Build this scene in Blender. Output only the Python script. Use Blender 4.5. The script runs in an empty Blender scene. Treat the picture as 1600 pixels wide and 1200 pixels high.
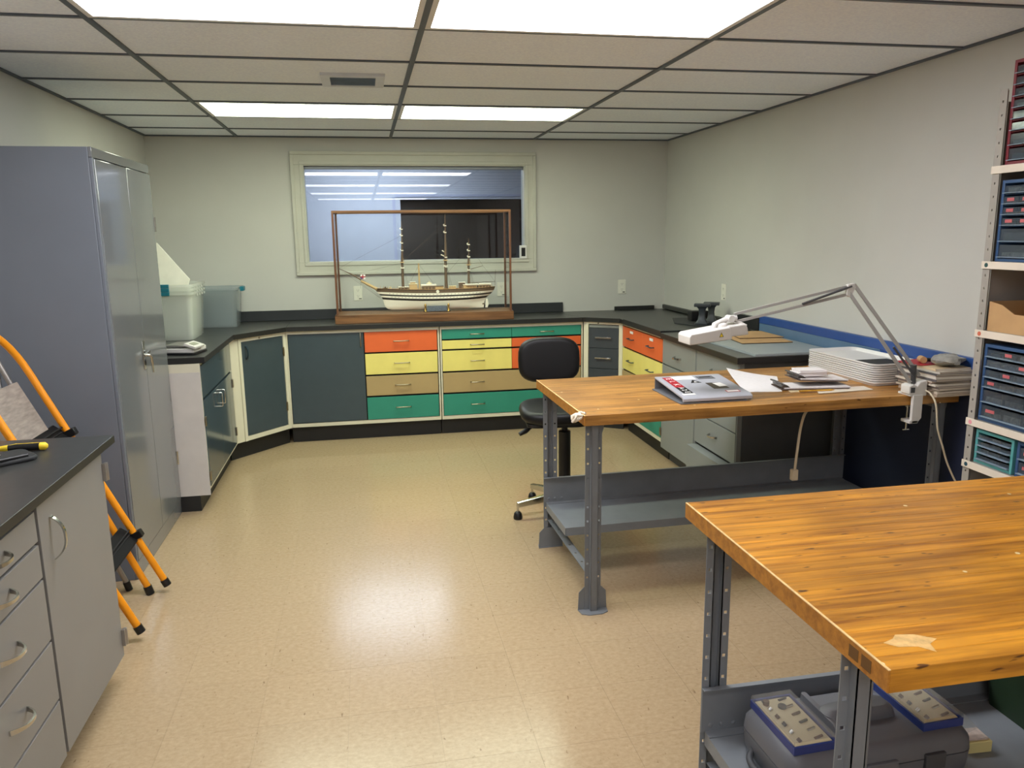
import bpy, bmesh, math, random
from mathutils import Vector, Matrix, Euler
random.seed(7)
PI = math.pi
scene = bpy.context.scene
COL = scene.collection

# ------------------------------------------------------------------ camera
YAW, PITCH, ROLL, FPX, CAMH = 0.1848, 0.1915, -0.0128, 1212.0, 1.645
cam_d = bpy.data.cameras.new('camera')
cam_d.sensor_width = 36.0
cam_d.lens = FPX / 1600.0 * 36.0
cam_d.clip_start = 0.05
cam = bpy.data.objects.new('camera', cam_d)
COL.objects.link(cam)
cy, sy, cp, sp = math.cos(YAW), math.sin(YAW), math.cos(PITCH), math.sin(PITCH)
fwd = Vector((sy * cp, cy * cp, -sp)); r0 = Vector((cy, -sy, 0)); u0 = r0.cross(fwd)
rgt = math.cos(ROLL) * r0 + math.sin(ROLL) * u0
up = -math.sin(ROLL) * r0 + math.cos(ROLL) * u0
cam.matrix_world = Matrix(((rgt.x, up.x, -fwd.x, 0), (rgt.y, up.y, -fwd.y, 0), (rgt.z, up.z, -fwd.z, CAMH), (0, 0, 0, 1)))
scene.camera = cam

# ------------------------------------------------------------------ world, exposure
world = bpy.data.worlds.new('world'); scene.world = world
world.use_nodes = True
world.node_tree.nodes['Background'].inputs[0].default_value = (0.5, 0.52, 0.55, 1)
world.node_tree.nodes['Background'].inputs[1].default_value = 0.02
vs = scene.view_settings
vs.view_transform = 'Standard'; vs.look = 'None'; vs.gamma = 1.0; vs.exposure = 1.06; vs.use_curve_mapping = False
scene.cycles.max_bounces = 14; scene.cycles.diffuse_bounces = 8; scene.cycles.transparent_max_bounces = 24
LIGHT_NEAR = ((0.965, 0.965, 1.0), 7.8)      # colour, strength of the diffusers
LIGHT_REAR = ((0.91, 1.0, 0.77), 6.6)
LIGHT_BACK = ((0.975, 0.955, 1.0), 3.5)

# ------------------------------------------------------------------ room dimensions
XL, XR, YB, YF, ZC = -1.649, 2.70, 6.77, -5.2, 2.438
TX = [-0.953, 0.2665, 1.4857]                      # ceiling main tees
YK = [6.31 - 0.6096 * k for k in range(20)]        # ceiling cross tees

# ------------------------------------------------------------------ materials
MATS = {}
def lin(c):
    def f(u):
        u /= 255.0
        return u / 12.92 if u <= 0.04045 else ((u + 0.055) / 1.055) ** 2.4
    return (f(c[0]), f(c[1]), f(c[2]), 1)
def mat(name, rgb=(128, 128, 128), rough=0.5, metal=0.0, spec=0.5, var=0.06, scale=9.0, bump=0.0, bscale=60.0,
        stretch=(1, 1, 1), rnd=0.0, coat=0.0, trans=0.0, alpha=1.0):
    if name in MATS: return MATS[name]
    m = bpy.data.materials.new(name); m.use_nodes = True
    nt = m.node_tree; b = nt.nodes['Principled BSDF']
    base = lin(rgb)
    tc = nt.nodes.new('ShaderNodeTexCoord'); mp = nt.nodes.new('ShaderNodeMapping')
    mp.inputs['Scale'].default_value = stretch
    nt.links.new(tc.outputs['Object'], mp.inputs[0])
    nz = nt.nodes.new('ShaderNodeTexNoise'); nz.inputs['Scale'].default_value = scale; nz.inputs['Detail'].default_value = 5
    nt.links.new(mp.outputs[0], nz.inputs['Vector'])
    rp = nt.nodes.new('ShaderNodeValToRGB')
    rp.color_ramp.elements[0].position = 0.3; rp.color_ramp.elements[1].position = 0.7
    rp.color_ramp.elements[0].color = tuple(c * (1 - var) for c in base[:3]) + (1,)
    rp.color_ramp.elements[1].color = tuple(min(1, c * (1 + var)) for c in base[:3]) + (1,)
    nt.links.new(nz.outputs[0], rp.inputs[0])
    out = rp.outputs[0]
    if rnd > 0:
        oi = nt.nodes.new('ShaderNodeObjectInfo'); mr = nt.nodes.new('ShaderNodeMapRange')
        mr.inputs[3].default_value = 1 - rnd; mr.inputs[4].default_value = 1 + rnd
        nt.links.new(oi.outputs['Random'], mr.inputs[0])
        hs = nt.nodes.new('ShaderNodeHueSaturation'); nt.links.new(out, hs.inputs['Color']); nt.links.new(mr.outputs[0], hs.inputs['Value'])
        out = hs.outputs[0]
    nt.links.new(out, b.inputs['Base Color'])
    b.inputs['Roughness'].default_value = rough; b.inputs['Metallic'].default_value = metal
    b.inputs['Specular IOR Level'].default_value = spec
    b.inputs['Coat Weight'].default_value = coat
    b.inputs['Transmission Weight'].default_value = trans
    b.inputs['Alpha'].default_value = alpha
    if bump > 0:
        n2 = nt.nodes.new('ShaderNodeTexNoise'); n2.inputs['Scale'].default_value = bscale; n2.inputs['Detail'].default_value = 4
        nt.links.new(mp.outputs[0], n2.inputs['Vector'])
        bp = nt.nodes.new('ShaderNodeBump'); bp.inputs['Strength'].default_value = bump; bp.inputs['Distance'].default_value = 0.002
        nt.links.new(n2.outputs[0], bp.inputs['Height']); nt.links.new(bp.outputs[0], b.inputs['Normal'])
    MATS[name] = m
    return m
def emis(name, rgb, s, bands=None):
    m = bpy.data.materials.new(name); m.use_nodes = True; nt = m.node_tree
    nt.nodes.remove(nt.nodes['Principled BSDF'])
    e = nt.nodes.new('ShaderNodeEmission'); e.inputs[0].default_value = (*rgb, 1); e.inputs[1].default_value = s
    # lamp tubes show through the prismatic diffuser as soft bands along the fitting
    tc = nt.nodes.new('ShaderNodeTexCoord'); w = nt.nodes.new('ShaderNodeTexWave')
    w.bands_direction = 'Y'; w.inputs['Scale'].default_value = 1.05; w.inputs['Distortion'].default_value = 0.4
    w.inputs['Phase Offset'].default_value = 1.2
    nt.links.new(tc.outputs['Object'], w.inputs['Vector'])
    mr = nt.nodes.new('ShaderNodeMapRange'); mr.inputs[3].default_value = s * 0.8; mr.inputs[4].default_value = s * 1.2
    nt.links.new(w.outputs['Fac'], mr.inputs[0]); nt.links.new(mr.outputs[0], e.inputs[1])
    nt.links.new(e.outputs[0], nt.nodes['Material Output'].inputs[0]); MATS[name] = m
    return m
def clear(name, tint=(1, 1, 1), ior=1.45, rough=0.0, haze=0.0, hazecol=(0.8, 0.8, 0.8), boost=1.0):
    """thin clear sheet: see-through with Fresnel reflection, optional milky diffuse part"""
    m = bpy.data.materials.new(name); m.use_nodes = True; nt = m.node_tree
    nt.nodes.remove(nt.nodes['Principled BSDF'])
    t = nt.nodes.new('ShaderNodeBsdfTransparent'); t.inputs[0].default_value = (*tint, 1)
    g = nt.nodes.new('ShaderNodeBsdfGlossy'); g.inputs['Roughness'].default_value = rough
    fr = nt.nodes.new('ShaderNodeFresnel'); fr.inputs[0].default_value = ior
    mu = nt.nodes.new('ShaderNodeMath'); mu.operation = 'MULTIPLY'; mu.inputs[1].default_value = boost; mu.use_clamp = True
    nt.links.new(fr.outputs[0], mu.inputs[0])
    # same reflectance on leaving faces of the thin sheet as on entering ones
    ge = nt.nodes.new('ShaderNodeNewGeometry'); im = nt.nodes.new('ShaderNodeMapRange')
    im.inputs[3].default_value = ior; im.inputs[4].default_value = 1.0 / ior
    nt.links.new(ge.outputs['Backfacing'], im.inputs[0]); nt.links.new(im.outputs[0], fr.inputs[0])
    src = t.outputs[0]
    if haze > 0:
        d = nt.nodes.new('ShaderNodeBsdfDiffuse'); d.inputs[0].default_value = (*hazecol, 1)
        tr = nt.nodes.new('ShaderNodeBsdfTranslucent'); tr.inputs[0].default_value = (*hazecol, 1)
        mm = nt.nodes.new('ShaderNodeMixShader'); mm.inputs[0].default_value = 0.5
        nt.links.new(d.outputs[0], mm.inputs[1]); nt.links.new(tr.outputs[0], mm.inputs[2])
        m0 = nt.nodes.new('ShaderNodeMixShader'); m0.inputs[0].default_value = haze
        nt.links.new(src, m0.inputs[1]); nt.links.new(mm.outputs[0], m0.inputs[2]); src = m0.outputs[0]
    mx = nt.nodes.new('ShaderNodeMixShader')
    nt.links.new(mu.outputs[0], mx.inputs[0]); nt.links.new(src, mx.inputs[1]); nt.links.new(g.outputs[0], mx.inputs[2])
    nt.links.new(mx.outputs[0], nt.nodes['Material Output'].inputs[0]); MATS[name] = m
    return m
def wood(name, dark, light, axis=0, rough=0.35, rnd=0.14, scratch=True, grain=1.0):
    m = bpy.data.materials.new(name); m.use_nodes = True; nt = m.node_tree; N = nt.nodes; K = nt.links
    b = N['Principled BSDF']
    tc = N.new('ShaderNodeTexCoord'); oi = N.new('ShaderNodeObjectInfo')
    ad = N.new('ShaderNodeVectorMath'); ad.operation = 'ADD'
    sc = N.new('ShaderNodeMath'); sc.operation = 'MULTIPLY'; sc.inputs[1].default_value = 37.0
    K.new(oi.outputs['Random'], sc.inputs[0]); K.new(tc.outputs['Object'], ad.inputs[0]); K.new(sc.outputs[0], ad.inputs[1])
    mp = N.new('ShaderNodeMapping'); s = [28.0 * grain] * 3; s[axis] = 1.6 * grain; mp.inputs['Scale'].default_value = s
    K.new(ad.outputs[0], mp.inputs[0])
    nz = N.new('ShaderNodeTexNoise'); nz.inputs['Scale'].default_value = 1.6; nz.inputs['Detail'].default_value = 8; nz.inputs['Roughness'].default_value = 0.62
    K.new(mp.outputs[0], nz.inputs['Vector'])
    rp = N.new('ShaderNodeValToRGB'); rp.color_ramp.elements[0].position = 0.32; rp.color_ramp.elements[1].position = 0.62
    rp.color_ramp.elements[0].color = lin(dark); rp.color_ramp.elements[1].color = lin(light)
    K.new(nz.outputs[0], rp.inputs[0]); out = rp.outputs[0]
    mr = N.new('ShaderNodeMapRange'); mr.inputs[3].default_value = 1 - rnd; mr.inputs[4].default_value = 1 + rnd
    K.new(oi.outputs['Random'], mr.inputs[0])
    hs = N.new('ShaderNodeHueSaturation'); K.new(out, hs.inputs['Color']); K.new(mr.outputs[0], hs.inputs['Value']); out = hs.outputs[0]
    if scratch:
        # broad worn/stained patches and small dark gouges with shapes of their own
        gp_ = N.new('ShaderNodeNewGeometry')
        n2 = N.new('ShaderNodeTexNoise'); n2.inputs['Scale'].default_value = 4.0; n2.inputs['Detail'].default_value = 3
        K.new(gp_.outputs['Position'], n2.inputs['Vector'])
        r2 = N.new('ShaderNodeValToRGB'); r2.color_ramp.elements[0].position = 0.35; r2.color_ramp.elements[1].position = 0.65
        r2.color_ramp.elements[0].color = (0.78, 0.74, 0.72, 1); r2.color_ramp.elements[1].color = (1.1, 1.08, 1.05, 1)
        K.new(n2.outputs[0], r2.inputs[0])
        mx = N.new('ShaderNodeMix'); mx.data_type = 'RGBA'; mx.blend_type = 'MULTIPLY'; mx.inputs[0].default_value = 1.0
        K.new(out, mx.inputs[6]); K.new(r2.outputs[0], mx.inputs[7]); out = mx.outputs[2]
        m3 = N.new('ShaderNodeMapping'); m3.inputs['Scale'].default_value = (13, 46, 46); m3.inputs['Rotation'].default_value = (0, 0, 0.35)
        K.new(gp_.outputs['Position'], m3.inputs[0])
        n3 = N.new('ShaderNodeTexNoise'); n3.inputs['Scale'].default_value = 1.3; n3.inputs['Detail'].default_value = 2
        K.new(m3.outputs[0], n3.inputs['Vector'])
        r3 = N.new('ShaderNodeValToRGB'); r3.color_ramp.elements[0].position = 0.68; r3.color_ramp.elements[1].position = 0.74
        K.new(n3.outputs[0], r3.inputs[0])
        mx2 = N.new('ShaderNodeMix'); mx2.data_type = 'RGBA'; K.new(r3.outputs[0], mx2.inputs[0]); K.new(out, mx2.inputs[6])
        mx2.inputs[7].default_value = lin((92, 54, 20)); out = mx2.outputs[2]
        m4 = N.new('ShaderNodeTexVoronoi'); m4.inputs['Scale'].default_value = 9.0; K.new(gp_.outputs['Position'], m4.inputs['Vector'])
        r4 = N.new('ShaderNodeValToRGB'); r4.color_ramp.elements[0].position = 0.045; r4.color_ramp.elements[1].position = 0.055
        r4.color_ramp.elements[0].color = (1, 1, 1, 1); r4.color_ramp.elements[1].color = (0, 0, 0, 1)
        K.new(m4.outputs['Distance'], r4.inputs[0])
        mx3 = N.new('ShaderNodeMix'); mx3.data_type = 'RGBA'; K.new(r4.outputs[0], mx3.inputs[0]); K.new(out, mx3.inputs[6])
        mx3.inputs[7].default_value = lin((235, 215, 170)); out = mx3.outputs[2]
    K.new(out, b.inputs['Base Color']); b.inputs['Roughness'].default_value = rough
    bp = N.new('ShaderNodeBump'); bp.inputs['Strength'].default_value = 0.08; bp.inputs['Distance'].default_value = 0.001
    K.new(nz.outputs[0], bp.inputs['Height']); K.new(bp.outputs[0], b.inputs['Normal'])
    MATS[name] = m
    return m
def floor_mat(name):
    m = bpy.data.materials.new(name); m.use_nodes = True; nt = m.node_tree; N = nt.nodes; K = nt.links
    b = N['Principled BSDF']; ge = N.new('ShaderNodeNewGeometry'); oi = N.new('ShaderNodeObjectInfo')
    n1 = N.new('ShaderNodeTexNoise'); n1.inputs['Scale'].default_value = 60; n1.inputs['Detail'].default_value = 8; n1.inputs['Roughness'].default_value = 0.7
    mp = N.new('ShaderNodeMapping'); mp.inputs['Scale'].default_value = (0.8, 1.2, 1); K.new(ge.outputs['Position'], mp.inputs[0]); K.new(mp.outputs[0], n1.inputs['Vector'])
    r1 = N.new('ShaderNodeValToRGB'); r1.color_ramp.elements[0].position = 0.3; r1.color_ramp.elements[1].position = 0.66
    r1.color_ramp.elements[0].color = lin((164, 141, 108)); r1.color_ramp.elements[1].color = lin((184, 162, 130))
    K.new(n1.outputs[0], r1.inputs[0])
    mr = N.new('ShaderNodeMapRange'); mr.inputs[3].default_value = 0.985; mr.inputs[4].default_value = 1.015; K.new(oi.outputs['Random'], mr.inputs[0])
    hs = N.new('ShaderNodeHueSaturation'); K.new(r1.outputs[0], hs.inputs['Color']); K.new(mr.outputs[0], hs.inputs['Value'])
    # short dark scuffs and flecks
    m2 = N.new('ShaderNodeMapping'); m2.inputs['Scale'].default_value = (44, 17, 1); m2.inputs['Rotation'].default_value = (0, 0, 0.5); K.new(ge.outputs['Position'], m2.inputs[0])
    n2 = N.new('ShaderNodeTexNoise'); n2.inputs['Scale'].default_value = 1.7; n2.inputs['Detail'].default_value = 3; K.new(m2.outputs[0], n2.inputs['Vector'])
    r2 = N.new('ShaderNodeValToRGB'); r2.color_ramp.elements[0].position = 0.665; r2.color_ramp.elements[1].position = 0.76
    r2.color_ramp.elements[1].color = (0.75, 0.75, 0.75, 1); K.new(n2.outputs[0], r2.inputs[0])
    mx = N.new('ShaderNodeMix'); mx.data_type = 'RGBA'; K.new(r2.outputs[0], mx.inputs[0]); K.new(hs.outputs[0], mx.inputs[6]); mx.inputs[7].default_value = lin((120, 96, 70))
    K.new(mx.outputs[2], b.inputs['Base Color'])
    b.inputs['Roughness'].default_value = 0.2; b.inputs['Specular IOR Level'].default_value = 0.3
    n3 = N.new('ShaderNodeTexNoise'); n3.inputs['Scale'].default_value = 9; n3.inputs['Detail'].default_value = 3; K.new(ge.outputs['Position'], n3.inputs['Vector'])
    bp = N.new('ShaderNodeBump'); bp.inputs['Strength'].default_value = 0.05; bp.inputs['Distance'].default_value = 0.004
    K.new(n3.outputs[0], bp.inputs['Height']); K.new(bp.outputs[0], b.inputs['Normal'])
    MATS[name] = m
    return m

WALL = mat('wall_paint', (197, 196, 191), 0.75, var=0.02, scale=3, bump=0.05, bscale=300)
TILE_C = mat('ceiling_tile', (234, 241, 255), 0.95, spec=0.1, var=0.07, scale=75, bump=0.6, bscale=120, stretch=(1, 1.6, 1))
TEE = mat('ceiling_tee', (84, 92, 104), 0.5, var=0.05)
FLOOR = floor_mat('vinyl_floor')
SEAM = mat('floor_seam', (150, 130, 100), 0.8, var=0.1)
TRIM = mat('window_trim', (192, 191, 180), 0.5, var=0.03)
WHITE = mat('cream_enamel', (222, 218, 196), 0.4, var=0.03)
OFFWHITE = mat('offwhite_panel', (208, 204, 198), 0.5, var=0.04)
BLACKTOP = mat('black_laminate', (54, 55, 54), 0.33, var=0.12, scale=30)
BLACKEDGE = mat('black_edge', (34, 35, 36), 0.4)
TOE = mat('toe_black', (33, 34, 35), 0.5)
DARK = mat('dark_interior', (14, 12, 10), 0.8)
SLATE = mat('slate_laminate', (62, 76, 84), 0.32, var=0.05)
SLATEG = mat('slate_gloss', (62, 78, 88), 0.12, var=0.05)
CHAR = mat('charcoal_steel', (60, 66, 74), 0.4)
ORANGE = mat('orange_laminate', (226, 104, 52), 0.45, var=0.03)
YELLOW = mat('yellow_laminate', (236, 222, 126), 0.45, var=0.03)
TAN = mat('tan_laminate', (178, 154, 108), 0.45, var=0.03)
GREEN = mat('green_laminate', (48, 142, 122), 0.45, var=0.03)
CHROME = mat('chrome', (205, 205, 200), 0.16, metal=1.0, var=0.02)
BRASSY = mat('brushed_pull', (170, 160, 140), 0.28, metal=1.0, var=0.05)
STEELG = mat('grey_enamel', (132, 131, 128), 0.38, var=0.03, scale=4)
GREYCAB = mat('grey_cabinet', (136, 140, 138), 0.4, var=0.03, scale=4)
LOCKER = mat('locker_grey', (108, 114, 124), 0.42, var=0.04, scale=3)
LOCKERD = mat('locker_door', (114, 117, 120), 0.16, var=0.03, scale=3, coat=0.3)
BENCHST = mat('bench_steel', (120, 124, 128), 0.42, var=0.06, scale=12)
BENCHST2 = mat('bench_steel_light', (128, 134, 140), 0.42, var=0.06, scale=12)
WOODB = wood('butcher_block', (146, 90, 22), (214, 150, 46), 0, 0.33)
WOODB2 = wood('butcher_block_muted', (128, 84, 38), (196, 144, 72), 0, 0.33)  # darker, less saturated butcher block for the far bench
WOODE = wood('bench_edge_wood', (146, 92, 30), (184, 124, 44), 0, 0.5, scratch=False)
OAK = wood('oak_case', (84, 54, 32), (138, 96, 60), 0, 0.4, rnd=0.05, scratch=False, grain=0.8)
OAKZ = wood('oak_post', (78, 48, 34), (114, 74, 50), 2, 0.4, rnd=0.05, scratch=False)
BLACKP = mat('black_plastic', (18, 18, 20), 0.4)
VINYL = mat('black_vinyl', (15, 15, 17), 0.45, spec=0.35, var=0.1, scale=20, bump=0.1, bscale=200)
ORAL = mat('orange_rail', (240, 152, 22), 0.35, var=0.05)
ALU = mat('aluminium', (168, 164, 160), 0.35, metal=0.8, var=0.05)
LABELG = mat('ladder_label', (150, 140, 132), 0.6, var=0.25, scale=14, stretch=(1, 1, 6))
WPLAS = mat('white_plastic', (226, 224, 222), 0.4, var=0.02)
LAMPW = mat('lamp_white', (214, 211, 206), 0.4, var=0.03)
LAMPG = mat('lamp_arm_grey', (160, 158, 154), 0.4, var=0.04)
LAMPD = mat('lamp_dark', (70, 70, 72), 0.4)
PAPER = mat('paper', (232, 226, 226), 0.8, var=0.03)
CREAM = mat('cream_paper', (226, 206, 170), 0.8, var=0.05)
CARD = mat('cardboard', (188, 150, 104), 0.85, var=0.07, scale=12)
CARDD = mat('cardboard_edge', (70, 56, 44), 0.85)
GSHEET = mat('grey_sheet', (150, 158, 160), 0.3, var=0.05)
RUBBER = mat('black_mat', (40, 42, 44), 0.6)
IRON = mat('cast_iron', (72, 76, 78), 0.42, metal=0.3, var=0.15, scale=20)
BLUE = mat('blue_laminate', (40, 76, 142), 0.35)
BLUEL = mat('blue_laminate_reflection', (88, 116, 146), 0.35)
NAVY = mat('navy_panel', (30, 38, 62), 0.6)
TRIMMER = mat('trimmer_grey', (168, 170, 178), 0.42, var=0.04)
TRIMD = mat('trimmer_dark', (104, 106, 112), 0.45)
RED = mat('label_red', (172, 22, 40), 0.5)
YEL = mat('hazard_yellow', (240, 208, 48), 0.5)
BLACK = mat('print_black', (18, 18, 20), 0.6)
WHITEP = mat('print_white', (238, 236, 234), 0.6)
PENCIL = mat('pencil_yellow', (226, 172, 62), 0.5)
ROPE = mat('rope', (226, 214, 196), 0.8, var=0.15, scale=60)
CORD = mat('cream_cord', (214, 200, 172), 0.5)
TEAL = mat('teal_plastic', (20, 112, 130), 0.4)
REDF = mat('red_frame', (122, 34, 48), 0.4)
BLUEF = mat('blue_frame', (52, 82, 122), 0.4)
TEALF = mat('teal_frame', (88, 160, 160), 0.4)
SHELFG = mat('shelf_grey', (158, 152, 144), 0.5, var=0.05)
SHELFW = mat('shelf_cream', (224, 212, 196), 0.5, var=0.03)
GBOX = mat('toolbox_grey', (104, 106, 112), 0.45, var=0.04)
GBOXD = mat('toolbox_dark', (72, 74, 78), 0.5)
NAVYP = mat('navy_plastic', (40, 60, 130), 0.35)
CREAMP = mat('cream_plastic', (226, 214, 178), 0.5)
BROWN = mat('brown_bits', (110, 84, 70), 0.5)
GREENB = mat('dark_green_bin', (34, 56, 34), 0.6)
PALEB = mat('pale_blue_paint', (184, 192, 200), 0.7, var=0.03)
DARKR = mat('dark_room', (24, 29, 38), 0.8)
GLASS = clear('case_glass', (0.995, 1.0, 0.998), 1.22)
WGLASS = clear('window_glass', (0.82, 0.86, 0.92), 1.55, boost=1.6)
TUB = clear('tub_plastic', (0.93, 0.95, 0.93), 1.4, rough=0.15, haze=0.5, hazecol=(0.95, 0.96, 0.93))
TUBG = clear('tub_grey_plastic', (0.82, 0.86, 0.88), 1.4, rough=0.15, haze=0.35, hazecol=(0.62, 0.66, 0.68))
DRAWERC = clear('drawer_clear', (0.78, 0.84, 0.9), 1.5, rough=0.1, haze=0.16, hazecol=(0.4, 0.46, 0.52))
CLEARP = clear('clear_film', (0.93, 0.93, 0.93), 1.5, rough=0.08, haze=0.12)
HULLW = mat('hull_white', (244, 238, 222), 0.3, var=0.02)
HULLB = mat('hull_black', (26, 24, 24), 0.35)
DECK = mat('ship_deck', (176, 132, 84), 0.6, var=0.1, scale=60)
SHIPBR = mat('ship_brown', (104, 84, 66), 0.5)
SHIPTAN = mat('ship_tan', (196, 166, 120), 0.5)
RIG = mat('rigging', (92, 86, 78), 0.7)
BRASS = mat('brass', (206, 170, 96), 0.25, metal=1.0)
EN = emis('diffuser_near', *LIGHT_NEAR); ER = emis('diffuser_rear', *LIGHT_REAR); EB = emis('diffuser_back', *LIGHT_BACK)

# ------------------------------------------------------------------ mesh builder
class MB:
    def __init__(s): s.v = []; s.f = []
    def add(s, vs, fs):
        n = len(s.v); s.v += [tuple(p) for p in vs]; s.f += [tuple(i + n for i in f) for f in fs]; return s
    def box(s, x0, x1, y0, y1, z0, z1):
        return s.add([(x0, y0, z0), (x1, y0, z0), (x1, y1, z0), (x0, y1, z0), (x0, y0, z1), (x1, y0, z1), (x1, y1, z1), (x0, y1, z1)],
                     [(0, 3, 2, 1), (4, 5, 6, 7), (0, 1, 5, 4), (1, 2, 6, 5), (2, 3, 7, 6), (3, 0, 4, 7)])
    def obox(s, c, size, rot=(0, 0, 0)):
        M = Matrix.Translation(c) @ Euler(rot).to_matrix().to_4x4(); a, b, d = (k / 2 for k in size); t = MB().box(-a, a, -b, b, -d, d)
        return s.add([M @ Vector(p) for p in t.v], t.f)
    def bar(s, p0, p1, w, t, upv=(0, 0, 1)):
        p0 = Vector(p0); p1 = Vector(p1); d = (p1 - p0).normalized(); a = d.cross(Vector(upv))
        if a.length < 1e-6: a = d.cross(Vector((1, 0, 0)))
        a.normalize(); b = a.cross(d).normalized(); vs = []
        for p in (p0, p1):
            for i, j in ((-1, -1), (1, -1), (1, 1), (-1, 1)): vs.append(p + a * (i * w / 2) + b * (j * t / 2))
        return s.add(vs, [(0, 3, 2, 1), (4, 5, 6, 7), (0, 1, 5, 4), (1, 2, 6, 5), (2, 3, 7, 6), (3, 0, 4, 7)])
    def loft(s, rings, cap=True, closed=True):
        n = len(rings[0]); vs = [p for r in rings for p in r]; fs = []
        for i in range(len(rings) - 1):
            for j in range(n if closed else n - 1):
                k = (j + 1) % n; fs.append((i * n + j, i * n + k, (i + 1) * n + k, (i + 1) * n + j))
        if cap and closed: fs.append(tuple(range(n))[::-1]); fs.append(tuple((len(rings) - 1) * n + j for j in range(n)))
        return s.add(vs, fs)
    def cyl(s, p0, p1, r0, r1=None, n=12):
        r1 = r0 if r1 is None else r1
        p0 = Vector(p0); p1 = Vector(p1); d = (p1 - p0).normalized(); a = d.orthogonal().normalized(); b = d.cross(a)
        rings = [[p + (a * math.cos(2 * PI * k / n) + b * math.sin(2 * PI * k / n)) * r for k in range(n)] for p, r in ((p0, r0), (p1, r1))]
        return s.loft(rings)
    def tube(s, pts, r, n=8):
        pts = [Vector(p) for p in pts]; rs = r if isinstance(r, (list, tuple)) else [r] * len(pts); rings = []; a = None
        for i, p in enumerate(pts):
            d = (pts[min(i + 1, len(pts) - 1)] - pts[max(i - 1, 0)]).normalized()
            a = d.orthogonal().normalized() if a is None else (a - d * a.dot(d)).normalized()
            b = d.cross(a); rings.append([p + (a * math.cos(2 * PI * k / n) + b * math.sin(2 * PI * k / n)) * rs[i] for k in range(n)])
        return s.loft(rings)
    def prism(s, poly, a0, a1, axis='z'):
        def pt(u, v, w): return {'z': (u, v, w), 'y': (u, w, v), 'x': (w, u, v)}[axis]
        return s.loft([[pt(u, v, a0) for u, v in poly], [pt(u, v, a1) for u, v in poly]])
    def lathe(s, prof, c=(0, 0, 0), n=20):
        c = Vector(c); return s.loft([[c + Vector((r * math.cos(2 * PI * k / n), r * math.sin(2 * PI * k / n), z)) for k in range(n)] for r, z in prof])
    def ball(s, c, r, n=12):
        rx, ry, rz = r if isinstance(r, (tuple, list)) else (r, r, r); c = Vector(c); m = n // 2; rings = []
        for i in range(m + 1):
            t = PI * (0.001 + 0.998 * i / m)
            rings.append([c + Vector((rx * math.sin(t) * math.cos(2 * PI * k / n), ry * math.sin(t) * math.sin(2 * PI * k / n), -rz * math.cos(t))) for k in range(n)])
        return s.loft(rings)
    def xf(s, M): s.v = [tuple(M @ Vector(p)) for p in s.v]; return s

def rrect(x0, x1, y0, y1, r, n=4):
    out = []
    for cx, cy_, a in ((x1 - r, y1 - r, 0), (x0 + r, y1 - r, PI / 2), (x0 + r, y0 + r, PI), (x1 - r, y0 + r, 3 * PI / 2)):
        for k in range(n + 1):
            t = a + PI / 2 * k / n; out.append((cx + r * math.cos(t), cy_ + r * math.sin(t)))
    return out
def curve(pts, k=6):
    """Catmull-Rom through pts"""
    P = [Vector(p) for p in pts]; P = [2 * P[0] - P[1]] + P + [2 * P[-1] - P[-2]]; out = []
    for i in range(1, len(P) - 2):
        for j in range(k):
            t = j / k; a, b, c, d = P[i - 1:i + 3]
            out.append(0.5 * (2 * b + (c - a) * t + (2 * a - 5 * b + 4 * c - d) * t * t + (3 * b - a - 3 * c + d) * t ** 3))
    return out + [P[-2]]

def build(name, mb, m, parent=None, bevel=0.0, seg=2, smooth=None, world=False, label=None, loc=None, at=None):
    me = bpy.data.meshes.new(name)
    bm = bmesh.new(); vs = [bm.verts.new(p) for p in mb.v]
    for f in mb.f:
        try: bm.faces.new([vs[i] for i in f])
        except ValueError: pass
    bmesh.ops.recalc_face_normals(bm, faces=bm.faces)
    if bevel > 0:
        es = [e for e in bm.edges if len(e.link_faces) == 2 and e.calc_face_angle(0) > 0.5]
        bmesh.ops.bevel(bm, geom=es, offset=bevel, segments=seg, profile=0.5, affect='EDGES', clamp_overlap=True)
    if world and parent is not None:
        bm.transform(WM[parent.name].inverted())
    if loc is not None:
        bm.transform(Matrix.Translation(loc).inverted())
    bm.to_mesh(me); bm.free()
    if smooth or bevel > 0:
        me.shade_smooth(); me.set_sharp_from_angle(angle=math.radians(smooth if smooth else 22))
    me.materials.append(m)
    o = bpy.data.objects.new(name, me); COL.objects.link(o)
    if parent is not None:
        o.parent = parent
        if o.parent.parent is None: pass
    if at is not None: o.location = at; loc = at
    elif loc is not None: o.location = loc
    WM[o.name] = (WM[parent.name] if parent is not None else Matrix()) @ (Matrix.Translation(loc) if loc is not None else Matrix())
    if label: o['label'] = label
    return o
WM = {}
def thing(name, label, cat, loc=(0, 0, 0), rotz=0.0, group=None, rot=None):
    o = bpy.data.objects.new(name, None); COL.objects.link(o); o.empty_display_size = 0.1
    o.location = loc; o.rotation_euler = rot if rot else (0, 0, rotz)
    o['label'] = label; o['category'] = cat
    if group: o['group'] = group
    WM[o.name] = Matrix.Translation(loc) @ Euler(o.rotation_euler).to_matrix().to_4x4()
    return o
def single(name, label, cat, mb, m, bevel=0.0, seg=2, smooth=None, loc=None, group=None):
    o = build(name, mb, m, None, bevel, seg, smooth, loc=loc); o['label'] = label; o['category'] = cat
    if group: o['group'] = group
    return o
def struct(name, mb, m, label=None, bevel=0.0):
    o = build(name, mb, m, bevel=bevel); o['kind'] = 'structure'
    if label: o['label'] = label
    return o
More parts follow.
